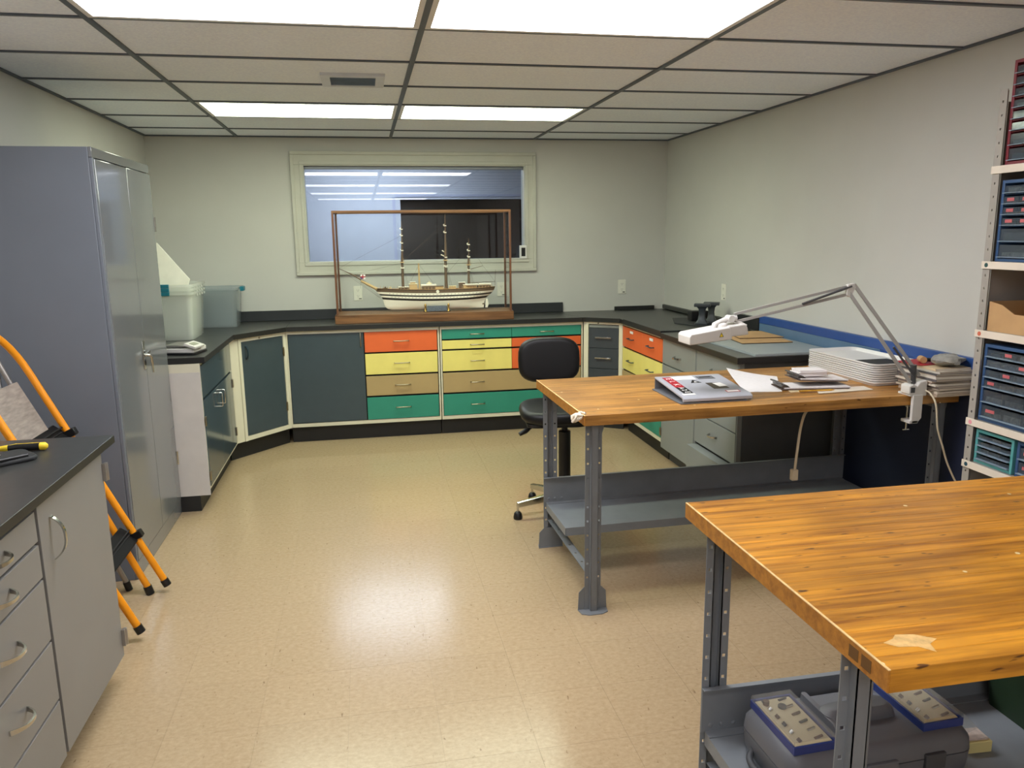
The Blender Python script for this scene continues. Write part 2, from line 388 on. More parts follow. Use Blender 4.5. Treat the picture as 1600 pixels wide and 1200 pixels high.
def text_part(name, body, size, M, m, parent, depth=0.0004):
    cu = bpy.data.curves.new(name, 'FONT'); cu.body = body; cu.size = size; cu.align_x = 'CENTER'; cu.align_y = 'CENTER'; cu.extrude = depth
    tmp = bpy.data.objects.new(name + '_tmp', cu); COL.objects.link(tmp)
    bpy.context.view_layer.update()
    me = bpy.data.meshes.new_from_object(tmp.evaluated_get(bpy.context.evaluated_depsgraph_get()))
    bpy.data.objects.remove(tmp); bpy.data.curves.remove(cu)
    me.transform(M); me.materials.clear(); me.materials.append(m)
    o = bpy.data.objects.new(name, me); COL.objects.link(o); o.parent = parent; WM[o.name] = WM[parent.name].copy()
    return o

# ================================================================== THE ROOM
floor = struct('floor', MB().box(XL - 0.1, XR + 0.1, YF - 0.1, YB + 0.1, -0.12, -0.0012), SEAM, 'tan vinyl tile floor with short dark scuffs')
T1F = 0.3048; tile_mesh = None; nx = 15
rest = MB()
for j in range(40):
    y1 = YB - j * T1F; y0 = y1 - T1F
    if y1 < YF: break
    for i in range(nx):
        x0 = XL + i * T1F; x1 = min(x0 + T1F, XR)
        if x1 - x0 < 0.02: continue
        g = 0.00035
        if 1 <= j <= 17 and y1 > 1.5:
            if x1 - x0 > T1F - 0.001:
                if tile_mesh is None:
                    o = build('floor_tile', MB().box(g, T1F - g, g, T1F - g, -0.0012, 0.0), FLOOR, floor); tile_mesh = o.data
                else:
                    o = bpy.data.objects.new('floor_tile', tile_mesh); COL.objects.link(o); o.parent = floor
                o.location = (x0, y0, 0)
            else:
                o = build('floor_tile', MB().box(0, x1 - x0, g, T1F - g, -0.0012, 0.0), FLOOR, floor); o.location = (x0, y0, 0)
        else:
            rest.box(x0 + g, x1 - g, max(y0, YF) + g, y1 - g, -0.0012, 0.0)
o = build('floor_tiles', rest, FLOOR, floor); o['kind'] = 'stuff'

W0x, W1x, W0z, W1z = -0.455, 1.40, 1.425, 2.22     # window opening in the back wall
wb = MB()
wb.box(XL - 0.12, W0x, YB, YB + 0.12, 0, ZC); wb.box(W1x, XR + 0.12, YB, YB + 0.12, 0, ZC)
wb.box(W0x, W1x, YB, YB + 0.12, 0, W0z); wb.box(W0x, W1x, YB, YB + 0.12, W1z, ZC)
struct('wall_back', wb, WALL, 'grey-green painted back wall around the window')
struct('wall_left', MB().box(XL - 0.12, XL, YF, YB, 0, ZC), WALL, 'painted wall behind the tall grey locker')
struct('wall_right', MB().box(XR, XR + 0.12, YF, YB, 0, ZC), WALL, 'bare painted wall above the blue backsplash')
struct('wall_front', MB().box(XL - 0.12, XR + 0.12, YF - 0.12, YF, 0, ZC), WALL, 'painted wall behind the viewer')

ceil = struct('ceiling', MB().box(XL - 0.12, XR + 0.12, YF - 0.12, YB + 0.12, ZC + 0.016, ZC + 0.1), DARK, 'suspended ceiling of speckled tiles in a dark grid')
xs = [XL] + TX + [XR]; ys = [YB] + [y for y in YK if y > YF] + [YF]
light_cells = {}
for ky in (1, 5, 9, 13, 17):
    for cx in (1, 2): light_cells[(cx, ky + 1)] = ky
for j in range(len(ys) - 1):
    for i in range(4):
        if (i, j) in light_cells: continue
        a, b_, c, d = xs[i] + 0.006, xs[i + 1] - 0.006, ys[j + 1] + 0.006, ys[j] - 0.006
        if d - c < 0.03: continue
        build('ceiling_tile', MB().box(-(b_ - a) / 2, (b_ - a) / 2, -(d - c) / 2, (d - c) / 2, 0.004, 0.018), TILE_C, ceil, at=((a + b_) / 2, (c + d) / 2, ZC))
for x in TX: build('main_tee', MB().box(-0.012, 0.012, YF, YB, -0.004, 0.014), TEE, ceil, at=(x, 0, ZC))
for y in ys[1:-1]: build('cross_tee', MB().box(XL, XR, -0.010, 0.010, -0.0028, 0.013), TEE, ceil, at=(0, y, ZC))
tr = struct('trim_1', MB().box(XL, XR, YB - 0.018, YB, ZC - 0.006, ZC + 0.012).box(XL, XL + 0.018, YF, YB - 0.018, ZC - 0.006, ZC + 0.012)
       .box(XR - 0.018, XR, YF, YB - 0.018, ZC - 0.006, ZC + 0.012), TEE, 'dark wall angle around the ceiling edge')

# ------------------------------------------------------------------ ceiling lights
spot = {1: ('rear', ER), 5: ('near', EN), 9: ('overhead', EB), 13: ('farback', EB), 17: ('last', EB)}
lab = {(1, 1): 'yellowish fluorescent ceiling light nearest the window, left of the centre tee', (2, 1): 'yellowish fluorescent ceiling light nearest the window, right of the centre tee',
       (1, 5): 'glaring white ceiling light at the top of the photo, left one', (2, 5): 'glaring white ceiling light at the top of the photo, right one',
       (1, 9): 'ceiling light above the viewer, mirrored in the left of the window', (2, 9): 'ceiling light above the viewer, mirrored in the right of the window',
       (1, 13): 'ceiling light behind the viewer on the locker side', (2, 13): 'ceiling light behind the viewer on the bare wall side',
       (1, 17): 'ceiling light by the wall behind the viewer, locker side', (2, 17): 'ceiling light by the wall behind the viewer, bare wall side'}
for (i, j), ky in light_cells.items():
    if j + 1 >= len(ys): continue
    a, b_, c, d = xs[i] + 0.012, xs[i + 1] - 0.012, ys[j + 1] + 0.010, ys[j] - 0.010
    t = thing('ceiling_light', lab[(i, ky)], 'ceiling light', ((a + b_) / 2, (c + d) / 2, ZC), group='recessed fluorescent ceiling lights')
    w, h = (b_ - a) / 2, (d - c) / 2; fr = 0.022
    build('frame', MB().box(-w, w, -h, -h + fr, -0.003, 0.015).box(-w, w, h - fr, h, -0.003, 0.015).box(-w, -w + fr, -h + fr, h - fr, -0.003, 0.015).box(w - fr, w, -h + fr, h - fr, -0.003, 0.015), WPLAS, t)
    build('diffuser', MB().box(-w + fr, w - fr, -h + fr, h - fr, 0.001, 0.013), spot[ky][1], t)

# ------------------------------------------------------------------ ceiling vent
v = thing('ceiling_vent', 'grey metal air vent in the ceiling left of the centre tee', 'vent', (-0.01, 4.33, ZC))
build('frame', MB().box(-0.16, 0.16, -0.16, -0.11, -0.010, 0.004).box(-0.16, 0.16, 0.11, 0.15, -0.010, 0.004).box(-0.16, -0.115, -0.11, 0.11, -0.010, 0.004).box(0.115, 0.16, -0.11, 0.11, -0.010, 0.004), TEE if False else mat('vent_grey', (206, 212, 220), 0.5), v)
build('backing', MB().box(-0.115, 0.115, -0.11, 0.11, 0.0005, 0.0035), mat('vent_dark', (84, 100, 118), 0.6), v)
for k in range(7):
    build('slat', MB().obox((0, -0.09 + k * 0.03, -0.005), (0.228, 0.016, 0.0016), (0.7, 0, 0)), mat('vent_slat', (150, 168, 186), 0.5), v)

# ------------------------------------------------------------------ window
win = bpy.data.objects.new('window_1', None); COL.objects.link(win); win['kind'] = 'structure'; win['label'] = 'interior window with a wide cream moulded frame'
WM['window_1'] = Matrix()
o0x, o1x, o0z, o1z = -0.548, 1.49, 1.325, 2.32
def wframe(ax0, ax1, az0, az1, bx0, bx1, bz0, bz1, y0, y1):
    m = MB(); m.box(ax0, ax1, y0, y1, bz1, az1); m.box(ax0, ax1, y0, y1, az0, bz0); m.box(ax0, bx0, y0, y1, bz0, bz1); m.box(bx1, ax1, y0, y1, bz0, bz1); return m
build('casing', wframe(o0x, o1x, o0z, o1z, W0x, W1x, W0z, W1z, YB - 0.018, YB - 0.0005), TRIM, win, bevel=0.003)
build('outer_bead', wframe(o0x - 0.004, o1x + 0.004, o0z - 0.004, o1z + 0.004, o0x + 0.022, o1x - 0.022, o0z + 0.022, o1z - 0.022, YB - 0.030, YB - 0.016), TRIM, win, bevel=0.004)
build('inner_bead', wframe(W0x - 0.026, W1x + 0.026, W0z - 0.026, W1z + 0.026, W0x, W1x, W0z, W1z, YB - 0.026, YB - 0.016), TRIM, win, bevel=0.003)
build('reveal', wframe(W0x - 0.0, W1x + 0.0, W0z, W1z, W0x + 0.008, W1x - 0.008, W0z + 0.008, W1z - 0.008, YB - 0.012, YB + 0.12), TRIM, win)
build('pane', MB().box(W0x + 0.008, W1x - 0.008, YB + 0.055, YB + 0.059, W0z + 0.008, W1z - 0.008), WGLASS, win)
build('head_strip', MB().box(W0x + 0.01, W1x - 0.01, YB + 0.03, YB + 0.052, W1z - 0.034, W1z - 0.009), mat('strip_grey', (120, 124, 134), 0.3), win, bevel=0.003)
s = thing('window_sensor', 'white plastic box with a dark face at the lower right of the window', 'sensor', (1.375, YB - 0.018, 1.428))
build('body', MB().box(-0.030, 0.030, -0.018, 0.016, 0, 0.115), WPLAS, s, bevel=0.004)
build('dark_face', MB().box(-0.017, 0.017, -0.0205, -0.0178, 0.022, 0.095), BLACKP, s, bevel=0.001)

# room beyond the window
NX0, NX1, NY = -1.2, 3.6, 9.6
struct('wall_beyond', MB().box(NX0 - 2.0, 0.463, NY, NY + 0.1, 0, 2.75).box(0.463, NX1, NY, NY + 0.1, 2.062, 2.75), PALEB, 'pale blue wall seen through the window')
db = MB().box(0.37, 0.405, NY - 0.012, NY, 0, 2.09).box(0.405, NX1, NY - 0.012, NY, 2.09, 2.118)
struct('trim_2', db, mat('pale_trim', (170, 178, 198), 0.6), 'slim trim around the dark opening beyond the window')
struct('floor_beyond', MB().box(NX0 - 2.0, NX1, YB + 0.12, 12.6, -0.12, -0.003), DARKR, 'dim floor of the room beyond the window')
struct('ceiling_beyond', MB().box(NX0 - 2.0, NX1, YB + 0.12, 12.6, 2.75, 2.85), mat('beyond_ceiling', (150, 152, 166), 0.8), 'grey ceiling of the room beyond the window')
struct('wall_beyond_left', MB().box(NX0 - 2.1, NX0 - 2.0, YB + 0.12, NY, 0, 2.75), PALEB, 'side wall of the room beyond the window')
struct('wall_beyond_right', MB().box(NX1, NX1 + 0.1, YB + 0.12, 12.6, 0, 2.75), DARKR, 'dark side wall beyond the window')
struct('wall_beyond_far', MB().box(0.2, NX1, 12.5, 12.6, 0, 2.75), DARKR, 'dark far wall beyond the window')
struct('wall_beyond_inner', MB().box(0.36, 0.463, NY + 0.1, 12.5, 0, 2.75), DARKR, 'dark inner wall beyond the window')
t = thing('strip_light', 'ceiling light of the room beyond the window', 'ceiling light', (0.16, 8.5, 2.75))
build('housing', MB().box(-0.62, 0.62, -0.31, 0.31, -0.04, 0), WPLAS, t)
build('diffuser', MB().box(-0.6, 0.6, -0.29, 0.29, -0.046, -0.0401), emis('diffuser_beyond', (0.94, 0.96, 1.0), 15.5), t)

# ================================================================== CABINETS
def pull(parent, x, z, w=0.075, m=BRASSY, vert=False, y=0.0, drop=0.026):
    mb = MB(); a = w / 2
    P = [(-a, 0), (-a, -drop + 0.004), (-a + 0.004, -drop), (a - 0.004, -drop), (a, -drop + 0.004), (a, 0)]
    pts = [(x, y + d, z + u) if vert else (x + u, y + d, z) for u, d in P]
    mb.tube(pts, 0.0042, 8)
    return build('handle', mb, m, parent, smooth=60)
def bowpull(parent, x, z, w=0.10, m=CHROME, vert=False, y=0.0, drop=0.034, th=0.0075):
    mb = MB(); n = 12; rings = []
    for k in range(n + 1):
        u = -1 + 2 * k / n; off = -drop * (1 - abs(u) ** 2.6); hw = th * (0.55 + 0.45 * abs(u) ** 2)
        t_ = 0.0028
        if vert: ring = [(x - hw, y + off, z + u * w / 2), (x + hw, y + off, z + u * w / 2), (x + hw, y + off - t_ * 2, z + u * w / 2), (x - hw, y + off - t_ * 2, z + u * w / 2)]
        else: ring = [(x + u * w / 2, y + off, z - hw), (x + u * w / 2, y + off, z + hw), (x + u * w / 2, y + off - t_ * 2, z + hw), (x + u * w / 2, y + off - t_ * 2, z - hw)]
        rings.append(ring)
    mb.loft(rings)
    return build('handle', mb, m, parent, smooth=50)
def cabinet(label, loc, rotz, w, z0, z1, depth, frame, fronts, toe_in=0.062, post=0.012, rail=0.026, brail=0.03, group=None, name='base_cabinet', floorz=0.0, dark=DARK, toemat=None):
    t = thing(name, label, 'cabinet', loc, rotz, group)
    build('side_panel', MB().box(0, post, 0, depth, z0, z1), frame, t, bevel=0.0015)
    build('side_panel', MB().box(w - post, w, 0, depth, z0, z1), frame, t, bevel=0.0015)
    build('carcass', MB().box(post, w - post, 0.012, depth, z0 + 0.002, z1 - 0.002), dark, t)
    if rail > 0: build('top_rail', MB().box(post, w - post, 0, 0.02, z1 - rail, z1), frame, t, bevel=0.0015)
    if brail > 0: build('bottom_rail', MB().box(post, w - post, 0, 0.02, z0, z0 + brail), frame, t, bevel=0.0015)
    if toe_in: build('toe_kick', MB().box(0, w, toe_in, toe_in + 0.02, floorz, z0).box(0, 0.02, toe_in + 0.02, depth, floorz, z0).box(w - 0.02, w, toe_in + 0.02, depth, floorz, z0), toemat or TOE, t)
    for fr in fronts:
        kind, x0, x1, a, b_, m = fr[:6]; hd = fr[6] if len(fr) > 6 else None
        p = build(kind, MB().box(x0, x1, -0.004, 0.0119, a, b_), m, t, bevel=0.0015)
        if hd:
            for h in (hd if isinstance(hd, list) else [hd]): h(p)
    return t

CZ = 0.95                     # counter top height
DEP = YB - 6.28 - 0.002
def hp(x, z, **k): return lambda p: pull(p, x, z, y=-0.004, **k)
# back run, left unit: slate door and four coloured drawers
X0 = -0.63
rows = [(0.885, 0.722, ORANGE), (0.708, 0.54, YELLOW), (0.525, 0.365, TAN), (0.35, 0.168, GREEN)]
fr = [('door', 0.016, 0.598, 0.170, 0.884, SLATE, hp(0.575, 0.83, w=0.11, vert=True))]
for a, b_, m in rows: fr.append(('drawer', 0.606, 1.186, b_, a, m, hp(0.897, (a + b_) / 2 + 0.005, w=0.12)))
cabinet('long back cabinet with a dark slate door beside orange, yellow, tan and green drawers', (X0, 6.28, 0), 0, 1.205, 0.134, 0.912, DEP, WHITE, fr)
# back run, right unit
fr = []
W2 = 1.205; hx = 0.30
for x0, x1, a, b_, m in ((0.016, 0.592, 0.885, 0.806, GREEN), (0.595, 1.186, 0.885, 0.806, GREEN), (0.016, 0.592, 0.793, 0.723, YELLOW), (0.595, 1.186, 0.793, 0.723, ORANGE),
                         (0.016, 0.592, 0.708, 0.54, YELLOW), (0.595, 1.186, 0.708, 0.54, ORANGE), (0.016, 1.186, 0.525, 0.36, TAN), (0.016, 1.186, 0.345, 0.168, GREEN)):
    zc = (a + b_) / 2
    if x1 - x0 > 1: hs = [hp(hx, zc, w=0.11), hp(0.89, zc, w=0.11)]
    else: hs = [hp((x0 + x1) / 2, zc - 0.002, w=0.11)]
    if m is YELLOW and a < 0.75: hs.append(lambda p: build('label_holder', MB().box(0.265, 0.345, -0.008, -0.004, 0.678, 0.698), YELLOW, p))
    fr.append(('drawer', x0, x1, b_, a, m, hs))
cabinet('long back cabinet behind the black chair with paired green drawers on top', (X0 + 1.212, 6.28, 0), 0, W2, 0.134, 0.912, DEP, WHITE, fr)
# left corner unit (diagonal)
A = Vector((-0.985, 5.875, 0)); B = Vector((-0.632, 6.279, 0)); d = B - A; ang = math.atan2(d.y, d.x); wd = d.length
t = thing('corner_cabinet', 'narrow diagonal corner cabinet with one slate door and cream frame', 'cabinet', A, ang)
hx1 = 0.10
build('filler_panel', MB().box(0.0, 0.07, 0, 0.018, 0.134, 0.912), WHITE, t, bevel=0.001)
build('stile', MB().box(0.07, 0.095, -0.008, 0.018, 0.134, 0.912), WHITE, t, bevel=0.001)
build('stile', MB().box(wd - 0.03, wd, -0.004, 0.018, 0.134, 0.912), WHITE, t, bevel=0.001)
build('top_rail', MB().box(0.095, wd - 0.03, -0.004, 0.018, 0.885, 0.912), WHITE, t, bevel=0.001)
build('bottom_rail', MB().box(0.095, wd - 0.03, -0.004, 0.018, 0.134, 0.168), WHITE, t, bevel=0.001)
build('carcass', MB().prism([(0.0, 0.02), (wd, 0.02), (wd - 0.02, 0.30), (0.06, 0.30)], 0.136, 0.91), DARK, t)
p = build('door', MB().box(0.1, wd - 0.036, -0.002, 0.015, 0.172, 0.882), SLATE, t, bevel=0.0015)
bowpull(p, 0.14, 0.80, w=0.10, m=mat('dark_pull', (60, 78, 92), 0.3, metal=0.6), vert=True, y=-0.002, drop=0.02, th=0.008)
for z in (0.76, 0.32): build('hinge', MB().box(wd - 0.042, wd - 0.026, -0.008, -0.0021, z - 0.035, z + 0.035), BRASSY, p, bevel=0.001)
build('lock', MB().cyl((0.27, -0.010, 0.897), (0.27, -0.003, 0.897), 0.006), BRASSY, t)
build('toe_kick', MB().box(-0.02, wd + 0.028, 0.058, 0.078, 0, 0.134), TOE, t)
# left run
LX, LY0, LY1 = -0.985, 4.80, 5.875
lw = LY1 - LY0
def hv(x, z): return lambda p: pull(p, x, z, w=0.09, vert=True, y=-0.004, m=CHROME)
def hinge(x, z): return lambda p: build('hinge', MB().box(x - 0.012, x + 0.012, -0.012, -0.0041, z - 0.03, z + 0.03), BRASSY, p, bevel=0.002)
mid = lw / 2
fr = [('drawer', 0.012, lw - 0.05, 0.70, 0.895, SLATEG),
      ('door', 0.012, mid - 0.03, 0.15, 0.685, SLATEG, [hv(mid - 0.085, 0.60), hinge(0.005, 0.56), hinge(0.005, 0.22)]),
      ('door', mid - 0.026, lw - 0.05, 0.15, 0.685, SLATEG, [hv(mid + 0.02, 0.60), hinge(lw - 0.045, 0.60), hinge(lw - 0.045, 0.24)])]
t = cabinet('glossy slate cabinet with white end panel beside the tall locker', (LX, LY0, 0), PI / 2, lw, 0.134, 0.912, -XL + LX - 0.002, WHITE, fr, post=0.01, rail=0.012, brail=0.014)
build('end_cover', MB().box(-0.006, -0.0002, 0.0, 0.60, 0.10, 0.86), OFFWHITE, t)
# right corner unit (diagonal file drawers)
A = Vector((1.795, 6.279, 0)); B = Vector((2.072, 6.082, 0)); d = B - A; ang = math.atan2(d.y, d.x); wd = d.length
t = thing('corner_cabinet', 'diagonal corner cabinet with charcoal file drawers and silver bar pulls', 'cabinet', A, ang)
build('stile', MB().box(0.0, 0.042, -0.004, 0.02, 0.134, 0.912), WHITE, t, bevel=0.001)
build('stile', MB().box(wd - 0.032, wd, -0.004, 0.02, 0.134, 0.912), WHITE, t, bevel=0.001)
build('top_rail', MB().box(0.042, wd - 0.032, -0.004, 0.02, 0.893, 0.912), WHITE, t, bevel=0.001)
build('bottom_rail', MB().box(0.042, wd - 0.032, -0.004, 0.02, 0.134, 0.165), WHITE, t, bevel=0.001)
build('carcass', MB().prism([(0, 0.021), (wd, 0.021), (wd - 0.08, 0.22), (0.06, 0.22)], 0.136, 0.91), DARK, t)
build('drawer_rail', MB().box(0.046, wd - 0.036, 0.002, 0.02, 0.866, 0.886), GREYCAB, t)
build('lock', MB().cyl((0.13, -0.012, 0.903), (0.13, -0.003, 0.903), 0.005), BLACKP, t)
for k in range(4):
    a = 0.862 - k * 0.172
    p = build('drawer', MB().box(0.046, wd - 0.036, -0.002, 0.02, a - 0.168, a), CHAR, t, bevel=0.0015)
    build('handle', MB().box(0.105, wd - 0.095, -0.022, -0.014, a - 0.085, a - 0.073).box(0.11, 0.12, -0.015, -0.002, a - 0.083, a - 0.075).box(wd - 0.11, wd - 0.10, -0.015, -0.002, a - 0.083, a - 0.075), CHROME, p, bevel=0.001)
build('toe_kick', MB().box(-0.02, wd + 0.0, 0.05, 0.07, 0, 0.134), TOE, t)
# right run: cream unit with paired orange / yellow drawers
RX = 2.072
ry1, ry0 = 6.08, 5.19; rw = ry1 - ry0
fr = []
for a, b_, m in ((0.888, 0.725, ORANGE), (0.71, 0.54, YELLOW), (0.525, 0.365, TAN), (0.35, 0.168, GREEN)):
    for x0, x1 in ((0.010, rw / 2 - 0.001), (rw / 2 + 0.001, rw - 0.008)):
        xc = (x0 + x1) / 2
        hs = [hp(xc, (a + b_) / 2, w=0.11, m=mat('dark_pull', (60, 78, 92), 0.3))]
        if m is ORANGE: hs.append(lambda p, xc=xc: build('label', MB().box(xc - 0.035, xc + 0.035, -0.007, -0.0041, 0.850, 0.870), WHITEP, p))
        fr.append(('drawer', x0, x1, b_, a, m, hs))
cabinet('cream cabinet with paired orange and yellow drawers in the right-hand run', (RX, ry1, 0), -PI / 2, rw, 0.134, 0.9135, XR - RX - 0.002, WHITE, fr, post=0.008, rail=0.02)
# right run: two grey units
def hb(x, z, w=0.10, vert=False): return lambda p: bowpull(p, x, z, w=w, y=-0.004, vert=vert)
gw = 0.578
fr = [('drawer', 0.008, gw - 0.008, 0.725, 0.9, GREYCAB, hb(gw / 2, 0.80)),
      ('door', 0.008, gw - 0.008, 0.105, 0.715, GREYCAB, [hb(gw - 0.06, 0.62, vert=True), hinge(0.006, 0.55), hinge(0.006, 0.22)])]
cabinet('light grey steel cabinet with one drawer over a door, beside the orange drawers', (RX - 0.004, 5.185, 0), -PI / 2, gw, 0.10, 0.905, XR - RX, GREYCAB, fr, post=0.008, rail=0.0, brail=0.0, toe_in=0.07, dark=GREYCAB, toemat=CHAR)
fr = []
for a, b_, y in ((0.9, 0.705, 0), (0.698, 0.495, 0), (0.488, 0.305, 0)):
    fr.append(('drawer', 0.008, gw - 0.008, b_, a, GREYCAB, hb(gw / 2, (a + b_) / 2 + 0.01)))
t = cabinet('light grey steel drawer cabinet at the near end of the right-hand counter', (RX - 0.004, 4.604, 0), -PI / 2, gw, 0.10, 0.905, XR - RX, GREYCAB, fr, post=0.008, rail=0.0, brail=0.0, toe_in=0.07, dark=DARK, toemat=CHAR)
p = build('drawer', MB().box(0.008, gw - 0.008, -0.055, 0.0119, 0.105, 0.285), GREYCAB, t, bevel=0.0015)
bowpull(p, gw / 2, 0.20, y=-0.055)
build('end_cover', MB().box(gw + 0.0002, gw + 0.004, 0.03, 0.60, 0.10, 0.905), mat('end_grey', (84, 86, 88), 0.5), t)

# ------------------------------------------------------------------ counters
CF = 6.25; t0 = 0.914; RCF = 2.038
def counter(label, poly, z1=CZ, z0=t0, grey=BLACKTOP):
    cx = sum(p[0] for p in poly) / len(poly); cyy = sum(p[1] for p in poly) / len(poly)
    t = thing('countertop', label, 'countertop', (cx, cyy, z0))
    build('slab', MB().prism([(x - cx, y - cyy) for x, y in poly], 0, z1 - z0 - 0.003), BLACKEDGE, t)
    build('laminate', MB().prism([(x - cx, y - cyy) for x, y in poly], z1 - z0 - 0.003, z1 - z0), grey, t, bevel=0.001, seg=1)
    return t
g = 0.001
counter('black countertop over the glossy slate cabinet, under the plastic tubs', [(XL + g, 4.80), (-0.955, 4.80), (-0.955, 5.86), (XL + g, 5.86)])
counter('black diagonal corner countertop left of the ship case', [(XL + g, 5.862), (-0.955, 5.862), (-0.62, CF), (-0.62, YB - g), (XL + g, YB - g)])
counter('long black countertop carrying the ship model case', [(-0.618, CF), (1.775, CF), (1.62, YB - g), (-0.618, YB - g)])
counter('dark countertop in the right-hand corner below the bare wall', [(1.778, CF), (1.80, CF), (RCF, 6.065), (RCF + 0.0, 5.98), (XR - g, 5.98), (XR - g, YB - g), (1.623, YB - g)])
counter('dark countertop over the orange drawers with an anvil stand on it', [(RCF, 5.978), (RCF, 5.165), (XR - g, 5.165), (XR - g, 5.978)], z1=CZ + 0.006, z0=0.914)
counter('worn dark countertop over the light grey cabinets', [(RCF, 5.16), (RCF, 3.995), (XR - g, 3.995), (XR - g, 5.16)], z1=CZ - 0.006, z0=0.907, grey=mat('worn_top', (84, 84, 80), 0.35, var=0.1, scale=8))

def splash(label, mb, m, loc, bevel=0.003): return single('backsplash', label, 'backsplash', mb, m, bevel=bevel, loc=loc)
splash('black backsplash strip on the wall behind the ship case', MB().box(-1.05, 1.735, YB - 0.022, YB - g, CZ + g, 1.036), mat('splash_black', (44, 47, 50), 0.4), (0.3, YB - 0.01, CZ))
splash('thin black wall strip in the right-hand corner', MB().box(2.22, 2.60, YB - 0.02, YB - g, CZ + g, 0.984), BLACKEDGE, (2.4, YB - 0.01, CZ))
splash('low dark grey strip along the bare wall behind the anvil stand', MB().box(XR - 0.03, XR - g, 5.30, YB - 0.03, CZ + 0.0075, 0.992), mat('strip_dark', (66, 66, 64), 0.5), (XR - 0.015, 6.0, CZ))
bs = thing('backsplash', 'blue backsplash along the bare wall, its lower reflection painted lighter', 'backsplash', (XR - g, 4.45, CZ - 0.005))
build('lower_panel', MB().box(-0.024, 0, -0.80, 0.50, 0.0015, 0.07), BLUEL, bs, bevel=0.002)  # reflection on the one blue panel, put into a lighter colour
build('top_panel', MB().box(-0.026, 0, -1.50, 0.50, 0.0705, 0.122), BLUE, bs, bevel=0.003)
build('lower_panel', MB().box(-0.024, 0, -1.50, -0.802, 0.0015, 0.07), BLUE, bs, bevel=0.002)
single('backsplash', 'short black upright board between the anvil stand and blue strip', 'backsplash', MB().box(XR - 0.03, XR - g, 4.953, 5.27, CZ + 0.0075, 1.05), BLACKEDGE, bevel=0.002, loc=(XR - 0.02, 5.1, CZ))
single('wall_panel', 'dark navy board against the wall under the far workbench', 'panel', MB().box(XR - 0.022, XR - g, 2.96, 3.985, 0.001, 0.9438), NAVY, bevel=0.002, loc=(XR - 0.01, 3.45, 0))

# ------------------------------------------------------------------ near-left cabinet
NX, NYE = -0.96, 2.915
nc_y0 = 0.9; nw = NYE - nc_y0
def ly(y): return y - nc_y0
fr = [('door', ly(2.335), ly(2.905), 0.105, 0.895, STEELG, [hb(ly(2.415), 0.768, w=0.135, vert=True),
       lambda p: build('hinge', MB().cyl((ly(2.912), -0.014, 0.79), (ly(2.912), -0.014, 0.855), 0.007).box(ly(2.895), ly(2.912), -0.016, -0.0041, 0.79, 0.855), ALU, p, bevel=0.001),
       lambda p: build('hinge', MB().cyl((ly(2.912), -0.014, 0.145), (ly(2.912), -0.014, 0.21), 0.007).box(ly(2.895), ly(2.912), -0.016, -0.0041, 0.145, 0.21), ALU, p, bevel=0.001)])]
for c0, c1 in ((1.80, 2.318), (1.27, 1.79)):
    for a, b_ in ((0.884, 0.795), (0.784, 0.685), (0.677, 0.49), (0.482, 0.298), (0.29, 0.105)):
        fr.append(('drawer', ly(c0), ly(c1), b_, a, STEELG, hb(ly((c0 + c1) / 2), (a + b_) / 2 + 0.005, w=0.11)))
t = cabinet('near grey steel cabinet with ring-pull drawers and a tall door, at lower left', (NX, nc_y0, 0), PI / 2, nw, 0.10, 0.905, -XL + NX - 0.002, STEELG, fr, post=0.008, rail=0.0, brail=0.0, toe_in=0.075, dark=mat('steel_gap', (60, 58, 56), 0.6), toemat=CHAR)
counter('near black countertop with a utility knife, at lower left', [(XL + g, nc_y0), (NX + 0.025, nc_y0), (NX + 0.025, 3.0), (XL + g, 3.0)], z1=0.935, z0=0.907)

# ------------------------------------------------------------------ locker
LKX, LY_0, LY_1, LZ = -1.17, 3.835, 4.785, 2.045
t = thing('storage_locker', 'tall grey steel double-door locker with chrome latch', 'locker', (LKX, LY_0, 0), PI / 2)
lw = LY_1 - LY_0; ld = -XL + LKX - 0.003
build('body', MB().box(0, lw, 0.002, ld, 0.0, LZ), LOCKER, t, bevel=0.004)
build('base_rail', MB().box(0.002, lw - 0.002, -0.012, 0.0021, 0.002, 0.085), LOCKERD, t, bevel=0.002)
build('top_rail', MB().box(0.002, lw - 0.002, -0.012, 0.0021, LZ - 0.045, LZ), LOCKERD, t, bevel=0.002)
build('corner_strip', MB().box(0, 0.022, -0.014, 0.0019, 0.086, LZ - 0.046), LOCKER, t, bevel=0.003)
midl = 0.50
for x0, x1 in ((0.024, midl - 0.002), (midl + 0.002, lw - 0.004)):
    p = build('door', MB().box(x0, x1, -0.016, 0.0019, 0.09, LZ - 0.05), LOCKERD, t, bevel=0.003)
    if x0 > 0.3:
        for z in (1.72, 0.35): build('hinge', MB().cyl((lw - 0.003, -0.018, z - 0.04), (lw - 0.003, -0.018, z + 0.04), 0.006), CHROME, p, smooth=40)
    else:
        build('latch_plate', MB().box(midl - 0.05, midl - 0.012, -0.021, -0.0161, 0.97, 1.12), CHROME, p, bevel=0.002)
        build('latch_handle', MB().tube([(midl - 0.03, -0.02, 1.045), (midl - 0.03, -0.045, 1.045), (midl - 0.02, -0.05, 1.03), (midl - 0.012, -0.05, 0.95)], [0.008, 0.008, 0.007, 0.005])
              .bar((midl - 0.085, -0.034, 1.048), (midl + 0.025, -0.034, 1.056), 0.006, 0.013), CHROME, p, smooth=50)

